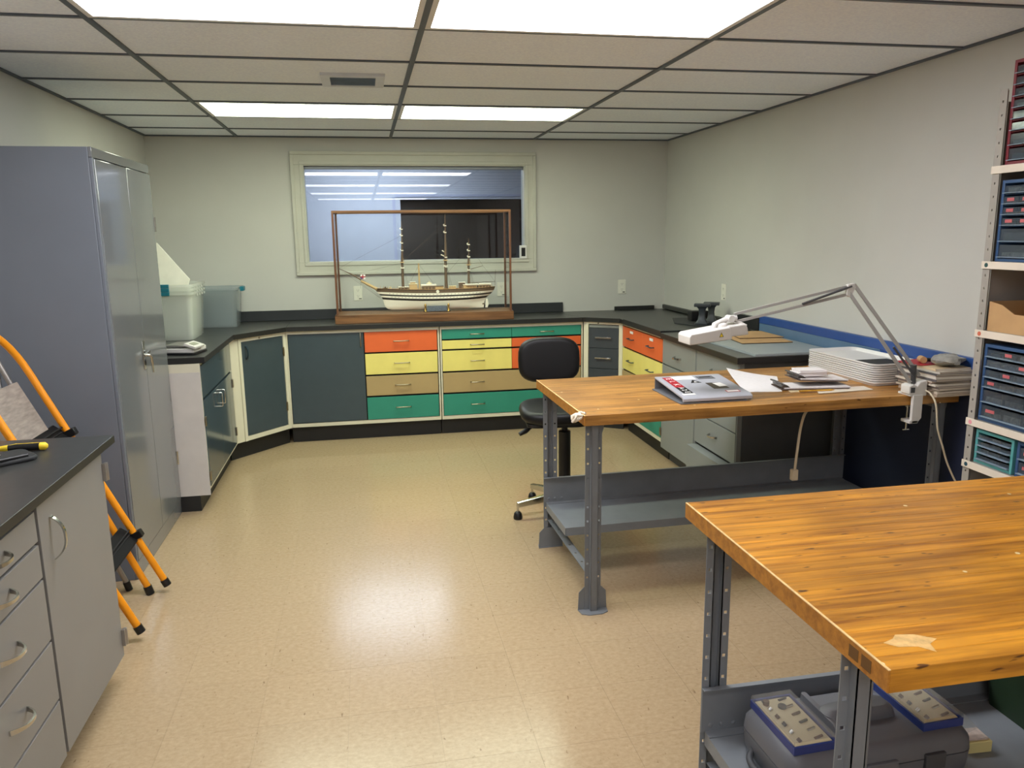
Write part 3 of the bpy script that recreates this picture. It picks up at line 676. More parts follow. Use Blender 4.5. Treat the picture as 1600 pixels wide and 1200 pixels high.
# ------------------------------------------------------------------ step ladder (folded, leaning on the wall)
lad = thing('step_ladder', 'folded orange step ladder with black treads leaning beside the locker', 'ladder', (-1.1, 3.43, 0))
YA, YC = 3.655, 3.205
def rp(z, y, off=0.0): return (-0.985 + off - 0.455 * (z - 0.05), y, z)
ztop = 1.30
pts = [rp(0.05, YA), rp(0.5, YA), rp(0.9, YA), rp(1.08, YA)]
for k in range(1, 8):
    a = PI / 2 * k / 8; pts.append(rp(1.08 + 0.20 * math.sin(a), YA - 0.17 * (1 - math.cos(a))))
pts.append(rp(1.28, YA - 0.18)); pts.append(rp(1.28, YC + 0.18))
for k in range(7, 0, -1):
    a = PI / 2 * k / 8; pts.append(rp(1.08 + 0.20 * math.sin(a), YC + 0.17 * (1 - math.cos(a))))
pts += [rp(1.08, YC), rp(0.9, YC), rp(0.5, YC), rp(0.05, YC)]
build('front_rail_loop', MB().tube(pts, 0.0155, 12), ORAL, lad, smooth=60, world=True)
for y in (YA, YC):
    a = Vector(rp(0.05, y)); dv = (Vector(rp(1.0, y)) - a).normalized()
    build('rail_cap', MB().cyl(a - dv * 0.012, a + dv * 0.022, 0.0185, n=14), BLACKP, lad, smooth=40, world=True)
    # rear orange leg standing on the floor
    b0 = Vector((-1.06, y + 0.005, 0.014)); b1 = Vector((-1.06 - 0.40 * 0.62, y + 0.005, 0.62))
    build('rear_leg', MB().cyl(b0, b1, 0.0155, n=12), ORAL, lad, smooth=60, world=True)
    bd = (b1 - b0).normalized()
    build('rubber_foot', MB().cyl((b0.x, b0.y, 0.001), b0 + bd * 0.03, 0.019, n=14), BLACKP, lad, smooth=40, world=True)
for y in (YA - 0.05 + 0.12, YC + 0.05):
    c0 = Vector((-1.17, y, 0.016)); c1 = Vector((-1.60, y, 1.12))
    build('support_tube', MB().cyl(c0, c1, 0.012, n=12), ALU, lad, smooth=60, world=True)
    build('rubber_foot', MB().cyl((c0.x, c0.y, 0.001), c0 + (c1 - c0).normalized() * 0.03, 0.016, n=14), BLACKP, lad, smooth=40, world=True)
for z in (0.30, 0.80):
    c = Vector(rp(z, (YA + YC) / 2))
    build('tread', MB().obox((c.x - 0.03, c.y, c.z), (0.022, YA - YC + 0.03, 0.10), (0, -0.43 - 0.5, 0)), mat('tread_black', (20, 20, 21), 0.75, spec=0.2), lad, bevel=0.006, world=True)
    for yy in (YA, YC): build('tread_bracket', MB().obox((c.x + 0.01, yy, c.z), (0.05, 0.036, 0.035), (0, -0.43, 0)), BLACKP, lad, bevel=0.004, world=True)
    for k in range(4): build('tread_rib', MB().obox((c.x - 0.018 , c.y, c.z - 0.03 + 0.02 * k), (0.006, YA - YC - 0.03, 0.006), (0, -0.9, 0)), mat('tread_rib_black', (34, 34, 35), 0.7, spec=0.2), lad, world=True)
c = Vector(rp(0.93, 3.45, -0.045))
build('label_plate', MB().obox(c, (0.006, 0.30, 0.26), (0, -0.427, 0)), LABELG, lad, bevel=0.002, world=True)

# ================================================================== WORKBENCHES
def hole_strip(mb, x0, x1, y0, y1, z0, z1, zs, h=0.0095):
    """vertical steel strip with real square holes at heights zs"""
    xc = (x0 + x1) / 2; z = z0
    for hz in zs:
        mb.box(x0, x1, y0, y1, z, hz - h / 2); mb.box(x0, xc - h / 2, y0, y1, hz - h / 2, hz + h / 2); mb.box(xc + h / 2, x1, y0, y1, hz - h / 2, hz + h / 2); z = hz + h / 2
    mb.box(x0, x1, y0, y1, z, z1)
def bench(label, loc, rotz, L, D, ztop, woodm, steel, inset, shelf_z=0.25, gusset=True, inf=None):
    t = thing('workbench', label, 'workbench', loc, rotz); th = 0.045; inf = inset if inf is None else inf
    n = 20; sw = D / n
    for k in range(n):
        build('stave', MB().box(0.0, L, 0.0, sw - 0.0001, -th, 0), woodm, t, bevel=0.0008, seg=1, at=(0, k * sw, ztop))
    build('edge_band', MB().box(-0.004, 0.0, -0.0005, D + 0.0005, ztop - th + 0.001, ztop - 0.001), WOODE, t, bevel=0.001, seg=1)
    build('worn_edge_highlight', MB().box(-0.0042, 0.0008, 0.0, D, ztop - 0.0012, ztop + 0.0003), mat('worn_wood_highlight', (232, 196, 136), 0.6, var=0.25, scale=30), t)  # pale strip paints the highlight line along the worn top edge
    zb = ztop - th
    zs = [0.09 + 0.065 * k for k in range(12)]; zs = [z for z in zs if z < zb - 0.03 and z > 0.1]
    for side, x0 in ((0, 0.018), (1, L - 0.018 - 0.074)):
        for fb, yl in ((0, inf), (1, D - inset)):
            lg = MB(); s_ = -1 if fb == 0 else 1
            yy = sorted((yl, yl + 0.0028))
            hole_strip(lg, x0, x0 + 0.024, yy[0], yy[1], 0.004, zb, zs)
            hole_strip(lg, x0 + 0.050, x0 + 0.074, yy[0], yy[1], 0.004, zb, zs)
            rib = 0.022 * s_
            for xa, xb in ((x0 + 0.0215, x0 + 0.024), (x0 + 0.050, x0 + 0.0525)):
                a, b_ = sorted((yl, yl + rib)); lg.box(xa, xb, a, b_, 0.004, zb)
            a, b_ = sorted((yl + rib, yl + rib - 0.0025 * s_)); lg.box(x0 + 0.0215, x0 + 0.0525, a, b_, 0.004, zb)
            o = build('leg', lg, steel, t)
            # flared ankle and base plate
            xc = x0 + 0.037
            yb = yl + (0.0035 if s_ < 0 else -0.0035)
            a, b_ = sorted((yb, yb + 0.0025))
            build('foot', MB().prism([(xc - 0.037, 0.11), (xc - 0.062, 0.085), (xc - 0.066, 0.004), (xc + 0.066, 0.004), (xc + 0.062, 0.085), (xc + 0.037, 0.11)], a, b_, 'y')
                  .prism([(xc - 0.066, yl + 0.008), (xc - 0.06, yl - 0.035), (xc - 0.03, yl - 0.052), (xc + 0.03, yl - 0.052), (xc + 0.06, yl - 0.035), (xc + 0.066, yl + 0.008)] if s_ < 0 else
                         [(xc - 0.066, yl - 0.008), (xc + 0.066, yl - 0.008), (xc + 0.06, yl + 0.035), (xc + 0.03, yl + 0.052), (xc - 0.03, yl + 0.052), (xc - 0.06, yl + 0.035)], 0.0, 0.004), steel, o)
            if gusset:
                build('gusset', MB().prism([(xc - 0.037, zb), (xc - 0.037, zb - 0.01), (xc + 0.03, zb - 0.075), (xc + 0.045, zb - 0.03), (xc + 0.048, zb)], a, b_, 'y'), steel, o)
        # top rail and lower stretcher between front and rear leg
        build('side_rail', MB().box(x0 + 0.02, x0 + 0.055, inf + 0.02, D - inset - 0.02, zb - 0.035, zb - 0.0005), steel, t, bevel=0.002)
        st = MB()
        zz = 0.155
        for k in range(7):
            ya = inf + 0.01 + k * (D - inf - inset - 0.02) / 7; yb2 = ya + (D - inf - inset - 0.02) / 7; ym = (ya + yb2) / 2; h = 0.005
            st.box(x0 + 0.018, x0 + 0.056, ya, ym - h, zz, zz + 0.0025); st.box(x0 + 0.018, x0 + 0.056, ym + h, yb2, zz, zz + 0.0025)
            st.box(x0 + 0.018, x0 + 0.032, ym - h, ym + h, zz, zz + 0.0025); st.box(x0 + 0.042, x0 + 0.056, ym - h, ym + h, zz, zz + 0.0025)
        st.box(x0 + 0.055, x0 + 0.0575, inf + 0.01, D - inset - 0.01, zz - 0.02, zz + 0.0025)
        build('stretcher', st, steel, t)
    ys0, ys1 = D - inset - 0.375, D - inset - 0.004
    sh = MB().box(0.03, L - 0.03, ys0, ys1, shelf_z - 0.003, shelf_z).box(0.03, L - 0.03, ys0, ys0 + 0.003, shelf_z - 0.04, shelf_z - 0.003).box(0.03, 0.033, ys0, ys1, shelf_z - 0.04, shelf_z - 0.003).box(L - 0.033, L - 0.03, ys0, ys1, shelf_z - 0.04, shelf_z - 0.003)
    so = build('shelf', sh, BENCHST2 if steel is BENCHST2 else BENCHST2, t)
    bp = build('back_panel', MB().box(0.018, L - 0.018, ys1 - 0.001, ys1 + 0.0025, shelf_z + 0.0005, shelf_z + 0.135).box(0.018, L - 0.018, ys1 - 0.014, ys1 + 0.0025, shelf_z + 0.135, shelf_z + 0.138)
               .box(0.03, L - 0.03, ys1 - 0.03, ys1 - 0.001, shelf_z + 0.0005, shelf_z + 0.003), steel, t)
    for x in (0.045, 0.078, 0.115):
        build('bolt', MB().lathe([(0.0065, 0), (0.006, 0.003), (0.003, 0.0045)], n=10).xf(Matrix.Translation((x, ys1 - 0.0012, shelf_z + 0.022)) @ Matrix.Rotation(PI / 2, 4, 'X')), steel, bp, smooth=40)
    return t
B2Z = 0.90
T2 = bench('far wooden workbench with the magnifier lamp and papers on it', (0.872, 3.02, 0), math.radians(1.3), 1.80, 0.835, B2Z, WOODB2, BENCHST, 0.055)
T1 = bench('near wooden workbench with an empty scarred top, at lower right', (0.857, 1.075, 0), 0.0, 1.80, 0.868, B2Z, WOODB, BENCHST2, 0.10, inf=0.16)

q = [(0.045, 0.082), (0.062, 0.064), (0.098, 0.058), (0.118, 0.035), (0.126, 0.062), (0.150, 0.075), (0.120, 0.098), (0.085, 0.104), (0.072, 0.092)]
build('glue_patch', MB().prism(q, B2Z + 0.0001, B2Z + 0.0006), mat('dried_glue', (226, 186, 122), 0.35, var=0.2, scale=60), T1)
for a in (0.045, 0.082): build('end_plug', MB().box(-0.0046, -0.0041, a, a + 0.028, B2Z - 0.034, B2Z - 0.010), mat('plug_brown', (104, 70, 30), 0.6), T1)

# ================================================================== CHAIR
ch = thing('swivel_chair', 'black vinyl swivel chair behind the far workbench', 'chair', (1.115, 4.30, 0), math.radians(-6))
ang0 = math.radians(190)
hub = build('column', MB().lathe([(0.028, 0.05), (0.034, 0.09), (0.034, 0.14), (0.026, 0.15), (0.026, 0.36), (0.018, 0.362), (0.018, 0.55)], n=20), BLACKP, ch, smooth=40)
build('column_sleeve', MB().lathe([(0.036, 0.16), (0.036, 0.50), (0.03, 0.505)], n=20), BLACKP, ch, smooth=40)
for a in (190, 262, 334, 46, 118):
    r = math.radians(a - (-6)); u = Vector((math.cos(r), math.sin(r), 0)); q = Vector((-u.y, u.x, 0))
    p0 = u * 0.03 + Vector((0, 0, 0.115)); p1 = u * 0.305 + Vector((0, 0, 0.085))
    arm = MB(); rings = []
    for p, w_, h_ in ((p0, 0.022, 0.024), (p1, 0.013, 0.015)):
        rings.append([p + q * w_ + Vector((0, 0, h_)), p - q * w_ + Vector((0, 0, h_)), p - q * w_ - Vector((0, 0, h_)), p + q * w_ - Vector((0, 0, h_))])
    arm.loft(rings)
    o = build('base_arm', arm, CHROME, ch, bevel=0.003)
    e = u * 0.30
    build('stem', MB().cyl((e.x, e.y, 0.035), (e.x, e.y, 0.08), 0.007), CHROME, o, smooth=40)
    build('glide', MB().lathe([(0.026, 0.0), (0.027, 0.012), (0.022, 0.034), (0.013, 0.044)], (e.x, e.y, 0), 16), BLACKP, o, smooth=50)
def cushion(w, d, h, c, rx=0, puff=0.5, n=14):
    """superellipse pad; local z is thickness"""
    rings = []
    for k in range(n + 1):
        ph = -PI / 2 + PI * k / n; cz = math.sin(ph); cr = max(0.02, math.cos(ph)) ** puff
        ring = []
        for j in range(32):
            a = 2 * PI * j / 32; e = 0.62
            x = math.copysign(abs(math.cos(a)) ** e, math.cos(a)); y = math.copysign(abs(math.sin(a)) ** e, math.sin(a))
            ring.append(Vector((x * w / 2 * (0.72 + 0.28 * cr), y * d / 2 * (0.72 + 0.28 * cr), cz * h / 2)))
        rings.append(ring)
    M = Matrix.Translation(c) @ Matrix.Rotation(rx, 4, 'X'); mb = MB().loft(rings); return mb.xf(M)
build('seat', cushion(0.41, 0.40, 0.072, (-0.065, -0.06, 0.637), math.radians(3)), VINYL, ch, smooth=70)
build('seat_pan', MB().prism(rrect(-0.24, 0.10, -0.22, 0.08, 0.05), 0.575, 0.596), BLACKP, ch, bevel=0.004)
build('mechanism', MB().box(-0.09, 0.08, -0.09, 0.16, 0.545, 0.5752), BLACKP, ch, bevel=0.006)
lv = MB().tube([(-0.06, -0.03, 0.56), (-0.16, -0.05, 0.556), (-0.22, -0.07, 0.535)], 0.006); build('lever', lv, BLACKP, ch, smooth=50)
build('lever_knob', MB().tube([(-0.215, -0.068, 0.537), (-0.235, -0.075, 0.528), (-0.275, -0.088, 0.512)], [0.009, 0.015, 0.012], 12), BLACKP, ch, smooth=60)
build('back_post', MB().tube(curve([(-0.03, 0.13, 0.56), (-0.03, 0.21, 0.57), (-0.045, 0.235, 0.64), (-0.05, 0.23, 0.86)]), 0.012), BLACKP, ch, smooth=60)
bel = []
for k in range(19):
    z = 0.60 + k * 0.0105; bel.append((0.034 if k % 2 == 0 else 0.024, z))
build('bellows', MB().lathe(bel, (-0.05, 0.232, 0), 16), BLACKP, ch, smooth=30)
build('backrest', cushion(0.375, 0.275, 0.085, (-0.065, 0.20, 0.895), math.radians(84)), VINYL, ch, smooth=70)
build('backrest_shell', cushion(0.34, 0.24, 0.035, (-0.065, 0.242, 0.893), math.radians(84)), BLACKP, ch, smooth=70)

# ================================================================== SHIP MODEL AND CASE
CS = thing('display_case', 'oak-framed glass case around the ship model on the back counter', 'display case', (0.475, 6.305, CZ), math.radians(-2.5))
cw, cd, bh = 0.722, 0.36, 0.07
build('base_board', MB().box(-cw, cw, 0, cd, 0.0005, bh), OAK, CS, bevel=0.004)
pz = 0.87; pw = 0.0085; ix = 0.70
for sx in (-1, 1):
    for y in (0.022, cd - 0.022):
        build('post', MB().box(sx * ix - pw, sx * ix + pw, y - pw, y + pw, bh, pz), OAKZ, CS, bevel=0.002)
for y in (0.022, cd - 0.022): build('top_rail', MB().box(-ix - pw, ix + pw, y - pw, y + pw, pz, pz + 0.018), OAK, CS, bevel=0.002)
for sx in (-1, 1): build('top_rail', MB().box(sx * ix - pw, sx * ix + pw, 0.022 + pw, cd - 0.022 - pw, pz, pz + 0.018), OAK, CS, bevel=0.002)
gi = ix - pw; ga = 0.022; gb = cd - 0.022
build('glass_pane', MB().box(-gi, gi, ga - 0.0015, ga + 0.0015, bh, pz), GLASS, CS)
build('glass_pane', MB().box(-gi, gi, gb - 0.0015, gb + 0.0015, bh, pz), GLASS, CS)
for sx in (-1, 1): build('glass_pane', MB().box(sx * ix - 0.0015, sx * ix + 0.0015, ga + pw, gb - pw, bh, pz), GLASS, CS)
build('glass_pane', MB().box(-gi, gi, ga + pw, gb - pw, pz + 0.006, pz + 0.009), GLASS, CS)

SH = thing('ship_model', 'three-masted sailing ship model with black and white hull inside the glass case', 'ship model', (0.475, 6.485, CZ + bh), math.radians(-2.5))
# local: x along ship (bow at -x), z up from base board top
def lerp_tab(tab, z):
    if z <= tab[0][0]: return tab[0][1]
    for (a, u), (b_, w_) in zip(tab, tab[1:]):
        if z <= b_: return u + (w_ - u) * (z - a) / (b_ - a)
    return tab[-1][1]
def bow(z): return lerp_tab([(0.016, -0.268), (0.022, -0.297), (0.035, -0.317), (0.06, -0.328), (0.09, -0.335), (0.12, -0.353), (0.152, -0.380), (0.18, -0.402)], z)
def stern(z): return lerp_tab([(0.016, 0.50), (0.06, 0.508), (0.09, 0.52), (0.12, 0.56), (0.15, 0.588), (0.18, 0.600)], z)
def half(tn, z):
    k = max(0.0, min(1.0, (z - 0.015) / 0.09)) ** 0.45
    fine = (min(1, tn / 0.34)) ** 0.62 if tn < 0.34 else 1.0
    aft = 1.0 if tn < 0.72 else max(0.0, 1 - ((tn - 0.72) / 0.28) ** (1.7 + 2.2 * max(0, min(1, (z - 0.06) / 0.12))))
    return 0.062 * (0.18 + 0.82 * k) * fine * aft + 0.0012
def sheer(tn): return 0.018 * (abs(tn - 0.55) / 0.55) ** 2
def hull_band(z0, z1, proud=0.0, rows=3, n=44, t0_=0.0, t1_=1.0):
    rings = []
    for i in range(n + 1):
        tn = t0_ + (t1_ - t0_) * i / n; ring = []
        L_ = []
        for j in range(rows + 1):
            zb = z0 + (z1 - z0) * j / rows; z = zb + (sheer(tn) if zb > 0.05 else sheer(tn) * max(0, zb / 0.05) * 0.6)
            x = bow(zb) + (stern(zb) - bow(zb)) * tn
            L_.append((x, half(tn, zb) + proud, z))
        ring = [(x, -h, z) for x, h, z in L_] + [(x, h, z) for x, h, z in reversed(L_)]
        rings.append(ring)
    return MB().loft(rings)
build('hull_bottom', hull_band(0.016, 0.090, rows=12), HULLW, SH, smooth=40)
build('black_band', hull_band(0.0888, 0.1065, 0.0008), HULLB, SH, smooth=40)
build('white_band', hull_band(0.1062, 0.1215, 0.0012), HULLW, SH, smooth=40)
build('black_line', hull_band(0.1212, 0.1345, 0.0012), HULLB, SH, smooth=40)
build('white_band', hull_band(0.1342, 0.152, 0.0014), HULLW, SH, smooth=40)
build('bulwark', hull_band(0.1518, 0.176, 0.0008), SHIPBR, SH, smooth=40)
build('gunwale', hull_band(0.1758, 0.180, 0.002), HULLB, SH, smooth=40)
build('deck', hull_band(0.1798, 0.1815, -0.004), DECK, SH)
gp = MB()
for row in (0.114, 0.142):
    for k in range(26):
        tn = 0.10 + 0.78 * k / 25; x = bow(row) + (stern(row) - bow(row)) * tn
        for sgn in (-1, 1): gp.obox((x, sgn * (half(tn, row) + 0.0016), row + sheer(tn)), (0.006, 0.002, 0.005))
o = build('gunports', gp, mat('gunport', (150, 140, 128), 0.6), SH); o['kind'] = 'stuff'
build('rudder', MB().prism([(0.512, 0.018), (0.532, 0.018), (0.542, 0.045), (0.534, 0.092), (0.520, 0.092)], -0.004, 0.004, 'y'), HULLW, SH, bevel=0.001)
build('propeller', MB().cyl((0.488, 0, 0.05), (0.51, 0, 0.05), 0.007).obox((0.506, 0, 0.05), (0.004, 0.009, 0.045), (0.3, 0.2, 0)).obox((0.506, 0, 0.05), (0.004, 0.05, 0.009), (0.3, 0.2, 0)), SHIPBR, SH)
zd = 0.186
spx = [(-0.50, 0.285), (-0.475, 0.272)]
build('bowsprit', MB().tube([(-0.375, 0, 0.190), (-0.505, 0, 0.262)], [0.013, 0.010], 12), SHIPTAN, SH, smooth=50)
build('jib_boom', MB().tube([(-0.47, 0, 0.248), (-0.57, 0, 0.312), (-0.68, 0, 0.368)], [0.007, 0.005, 0.002], 8), SHIPBR, SH, smooth=50)
fl = MB()
build('jack_flag', MB().box(-0.508, -0.468, -0.001, 0.001, 0.275, 0.312), WHITEP, SH)
build('flag_cross', MB().box(-0.508, -0.468, -0.0018, 0.0018, 0.289, 0.298).box(-0.492, -0.484, -0.0018, 0.0018, 0.275, 0.312), RED, SH)
build('flag_canton', MB().box(-0.507, -0.493, -0.0022, 0.0022, 0.276, 0.288), NAVYP, SH)
build('flag_staff', MB().cyl((-0.510, 0, 0.262), (-0.510, 0, 0.32), 0.0012, n=6), SHIPBR, SH)
def mast(x, top, r, lowtop, crosses):
    m = build('mast', MB().tube([(x, 0, zd - 0.03), (x - 0.0, 0, lowtop), (x + 0.004, 0, (top + lowtop) / 2), (x + 0.006, 0, top)], [r, r * 0.85, r * 0.5, r * 0.22], 10), SHIPBR, SH, smooth=60)
    build('fighting_top', MB().prism(rrect(x - 0.018, x + 0.018, -0.024, 0.024, 0.006, 2), lowtop - 0.003, lowtop + 0.004).box(x - 0.005, x + 0.011, -0.005, 0.005, lowtop + 0.004, lowtop + 0.03), SHIPTAN, m)
    build('mast_band', MB().cyl((x, 0, lowtop - 0.05), (x, 0, lowtop - 0.04), r * 1.25, n=10), HULLW, m)
    for z in crosses:
        build('crosstree', MB().box(x - 0.006, x + 0.014, -0.022, 0.022, z - 0.003, z + 0.004).cyl((x - 0.01, -0.006, z + 0.006), (x - 0.002, 0.006, z + 0.012), 0.004, n=6), HULLW, m)
    return m
MF, MM, MZ = (-0.165, 0.735, 0.0125), (0.19, 0.785, 0.0140), (0.38, 0.59, 0.0115)
mast(MF[0], MF[1], MF[2], 0.405, (0.32 + 0.04, 0.50, 0.56, 0.62, 0.67)); mast(MM[0], MM[1], MM[2], 0.415, (0.36, 0.44, 0.64, 0.695)); mast(MZ[0], MZ[1], MZ[2], 0.375, (0.335, 0.44, 0.49, 0.54))
build('yard', MB().tube([(0.155, -0.03, 0.462), (0.192, 0.03, 0.445)], 0.005, 8), HULLW, SH, smooth=50)
build('yard', MB().tube([(0.165, -0.03, 0.495), (0.196, 0.03, 0.475)], 0.005, 8), HULLW, SH, smooth=50)
build('gaff', MB().tube([(0.378, 0, 0.335), (0.50, 0, 0.365)], [0.003, 0.002], 6), SHIPBR, SH)
build('spanker_boom', MB().tube([(0.378, 0, 0.225), (0.60, 0, 0.232)], [0.003, 0.002], 6), SHIPBR, SH)
build('derrick', MB().tube([(-0.03, 0, zd - 0.02), (-0.032, 0, 0.385)], [0.008, 0.0065], 10).box(-0.038, -0.026, -0.006, 0.006, 0.385, 0.395), SHIPTAN, SH, smooth=60)
build('sternpost_staff', MB().tube([(0.598, 0, 0.20), (0.605, 0, 0.33)], 0.0015, 6), SHIPBR, SH)
def house(x0, x1, w, h, m, roof, z=zd - 0.006):
    o = build('deckhouse', MB().box(x0, x1, -w, w, z, z + h), m, SH, bevel=0.001)
    build('roof', MB().box(x0 - 0.004, x1 + 0.004, -w - 0.004, w + 0.004, z + h, z + h + 0.005), roof, o, bevel=0.001)
house(-0.115, -0.05, 0.022, 0.045, SHIPTAN, CREAMP); house(-0.105, -0.065, 0.015, 0.012, SHIPTAN, HULLW, z=zd + 0.044)
house(-0.20, -0.12, 0.028, 0.022, SHIPBR, HULLW); house(0.10, 0.165, 0.024, 0.022, SHIPTAN, SHIPBR); house(0.215, 0.27, 0.022, 0.022, SHIPTAN, CREAMP)
house(0.295, 0.345, 0.028, 0.05, SHIPBR, HULLW); house(0.33, 0.44, 0.034, 0.032, SHIPTAN, HULLW); house(0.45, 0.56, 0.028, 0.026, SHIPBR, HULLW)
def boat(x, y, z, L_=0.09, m=HULLW):
    rings = []
    for k in range(9):
        t_ = k / 8; w_ = 0.013 * math.sin(PI * (0.06 + 0.88 * t_)) ** 0.6; xx = x - L_ / 2 + L_ * t_
        rings.append([(xx, y - w_, z + 0.012), (xx, y - w_ * 0.7, z + 0.003), (xx, y, z), (xx, y + w_ * 0.7, z + 0.003), (xx, y + w_, z + 0.012), (xx, y, z + 0.016)])
    return build('lifeboat', MB().loft(rings), m, SH, smooth=40)
boat(0.045, -0.02, zd + 0.020, 0.125); boat(0.045, 0.03, zd + 0.020, 0.125); boat(0.40, -0.045, zd + 0.02, 0.10); boat(0.51, -0.03, zd + 0.022, 0.10)
build('boat_cradle', MB().box(-0.01, 0.10, -0.025, 0.035, zd - 0.005, zd + 0.021), SHIPBR, SH)
build('wheelhouse', MB().lathe([(0.026, zd + 0.036), (0.020, zd + 0.046), (0.006, zd + 0.052), (0.005, zd + 0.062)], (0.05, 0.005, 0), 10), CREAMP, SH)
build('capstan', MB().lathe([(0.012, zd - 0.004), (0.008, zd + 0.008), (0.013, zd + 0.018), (0.006, zd + 0.022)], (-0.27, 0, 0), 12), CREAMP, SH)
build('anchor_gear', MB().box(-0.33, -0.29, -0.02, 0.02, zd, zd + 0.015).cyl((-0.31, -0.03, zd + 0.018), (-0.31, 0.03, zd + 0.018), 0.006), SHIPBR, SH)
build('cannon', MB().cyl((0.115, -0.075, 0.165), (0.115, -0.06, 0.165), 0.013, n=14), HULLW, SH, smooth=40)
ra = MB()
for k in range(34):
    tn = 0.05 + 0.92 * k / 33; x = bow(0.178) + (stern(0.178) - bow(0.178)) * tn; h_ = half(tn, 0.178) - 0.001; z = 0.178 + sheer(tn)
    for sgn in (-1, 1): ra.box(x - 0.0012, x + 0.0012, sgn * h_ - 0.0012, sgn * h_ + 0.0012, z, z + 0.024)
o = build('railing', ra, SHIPTAN, SH); o['kind'] = 'stuff'
rg = MB()
def ln(a, b_, r=0.0009): rg.tube([a, b_], r, 4)
ln((-0.68, 0, 0.366), (MF[0], 0, 0.62)); ln((-0.57, 0, 0.312), (MF[0], 0, 0.40)); ln((-0.68, 0, 0.366), (-0.36, 0, 0.12)); ln((-0.60, 0, 0.325), (-0.345, 0, 0.11)); ln((-0.505, 0, 0.262), (-0.35, 0, 0.125)); ln((-0.505, 0, 0.262), (-0.51, 0, 0.20))
ln((MM[0], 0, 0.72), (MF[0], 0, 0.41)); ln((MM[0], 0, 0.70), (MF[0] + 0.01, 0, 0.42)); ln((MF[0], 0, 0.58), (MM[0], 0, 0.58)); ln((MM[0], 0, 0.41), (-0.03, 0, 0.385)); ln((-0.03, 0, 0.385), (0.10, 0, 0.21)); ln((-0.03, 0, 0.385), (-0.10, 0, 0.25))
ln((MZ[0], 0, 0.50), (MM[0], 0, 0.30)); ln((MZ[0], 0, 0.56), (0.50, 0, 0.365)); ln((0.50, 0, 0.365), (0.60, 0, 0.232)); ln((0.60, 0, 0.23), (MZ[0], 0, 0.24))
for (x, tp, r) in (MF, MM, MZ):
    lt = {MF[0]: 0.405, MM[0]: 0.415, MZ[0]: 0.375}[x]
    for sgn in (-1, 1):
        for dx in (-0.02, 0.0, 0.02, 0.035): ln((x + dx * 1.1 + 0.012, sgn * 0.055, zd), (x, sgn * 0.012, lt), 0.0007)
        ln((x + 0.02, sgn * 0.02, lt), (x + 0.004, sgn * 0.002, tp * 0.86), 0.0007); ln((x - 0.012, sgn * 0.02, lt), (x + 0.004, sgn * 0.002, tp * 0.86), 0.0007)
o = build('rigging', rg, RIG, SH); o['kind'] = 'stuff'
st = build('stand', MB().box(-0.005, 0.215, -0.085, 0.04, 0.0005, 0.006).box(0.02, 0.19, -0.010, 0.010, 0.006, 0.022), BLACKP, SH, bevel=0.001)
build('name_plaque', MB().obox((0.105, -0.075, 0.026), (0.165, 0.003, 0.046), (-0.2, 0, 0)), mat('plaque', (64, 74, 84), 0.35, var=0.5, scale=120), st)
for x in (0.010, 0.200): build('pedestal', MB().lathe([(0.013, 0.0062), (0.010, 0.012), (0.007, 0.04), (0.010, 0.055), (0.004, 0.066)], (x, -0.07, 0), 12), BRASS, st, smooth=40)

# ------------------------------------------------------------------ outlets
def outlet(label, loc, rotz=0):
    t = thing('wall_outlet', label, 'outlet', loc, rotz)
    p = build('cover_plate', MB().box(-0.037, 0.037, -0.006, -0.0002, -0.062, 0.062), mat('outlet_white', (226, 224, 212), 0.45), t, bevel=0.002)
    for z in (-0.024, 0.024):
        r = build('socket', MB().prism([(0.017 * math.cos(a), z + 0.017 * max(-0.8, min(0.8, math.sin(a)))) for a in [2 * PI * k / 20 for k in range(20)]], -0.0075, -0.0058, 'y'), MATS['outlet_white'], t)
        build('slots', MB().box(-0.008, -0.006, -0.0079, -0.0074, z, z + 0.008).box(0.006, 0.008, -0.0079, -0.0074, z, z + 0.008).cyl((0, -0.0079, z - 0.007), (0, -0.0074, z - 0.007), 0.0024, n=8), BLACK, r)
    build('sticker', MB().box(0.006, 0.028, -0.0064, -0.0059, -0.051, -0.044), BLACK, p)
outlet('white wall outlet left of the ship model, behind the case glass', (-0.06, YB, 1.163)); outlet('white wall outlet on the back wall near the right-hand corner', (2.29, YB, 1.16))
outlet('white wall outlet behind the stern of the ship model', (1.18, YB, 1.165)); outlet('white wall outlet on the bare right wall above the anvil stand', (XR, 5.56, 1.185), -PI / 2)

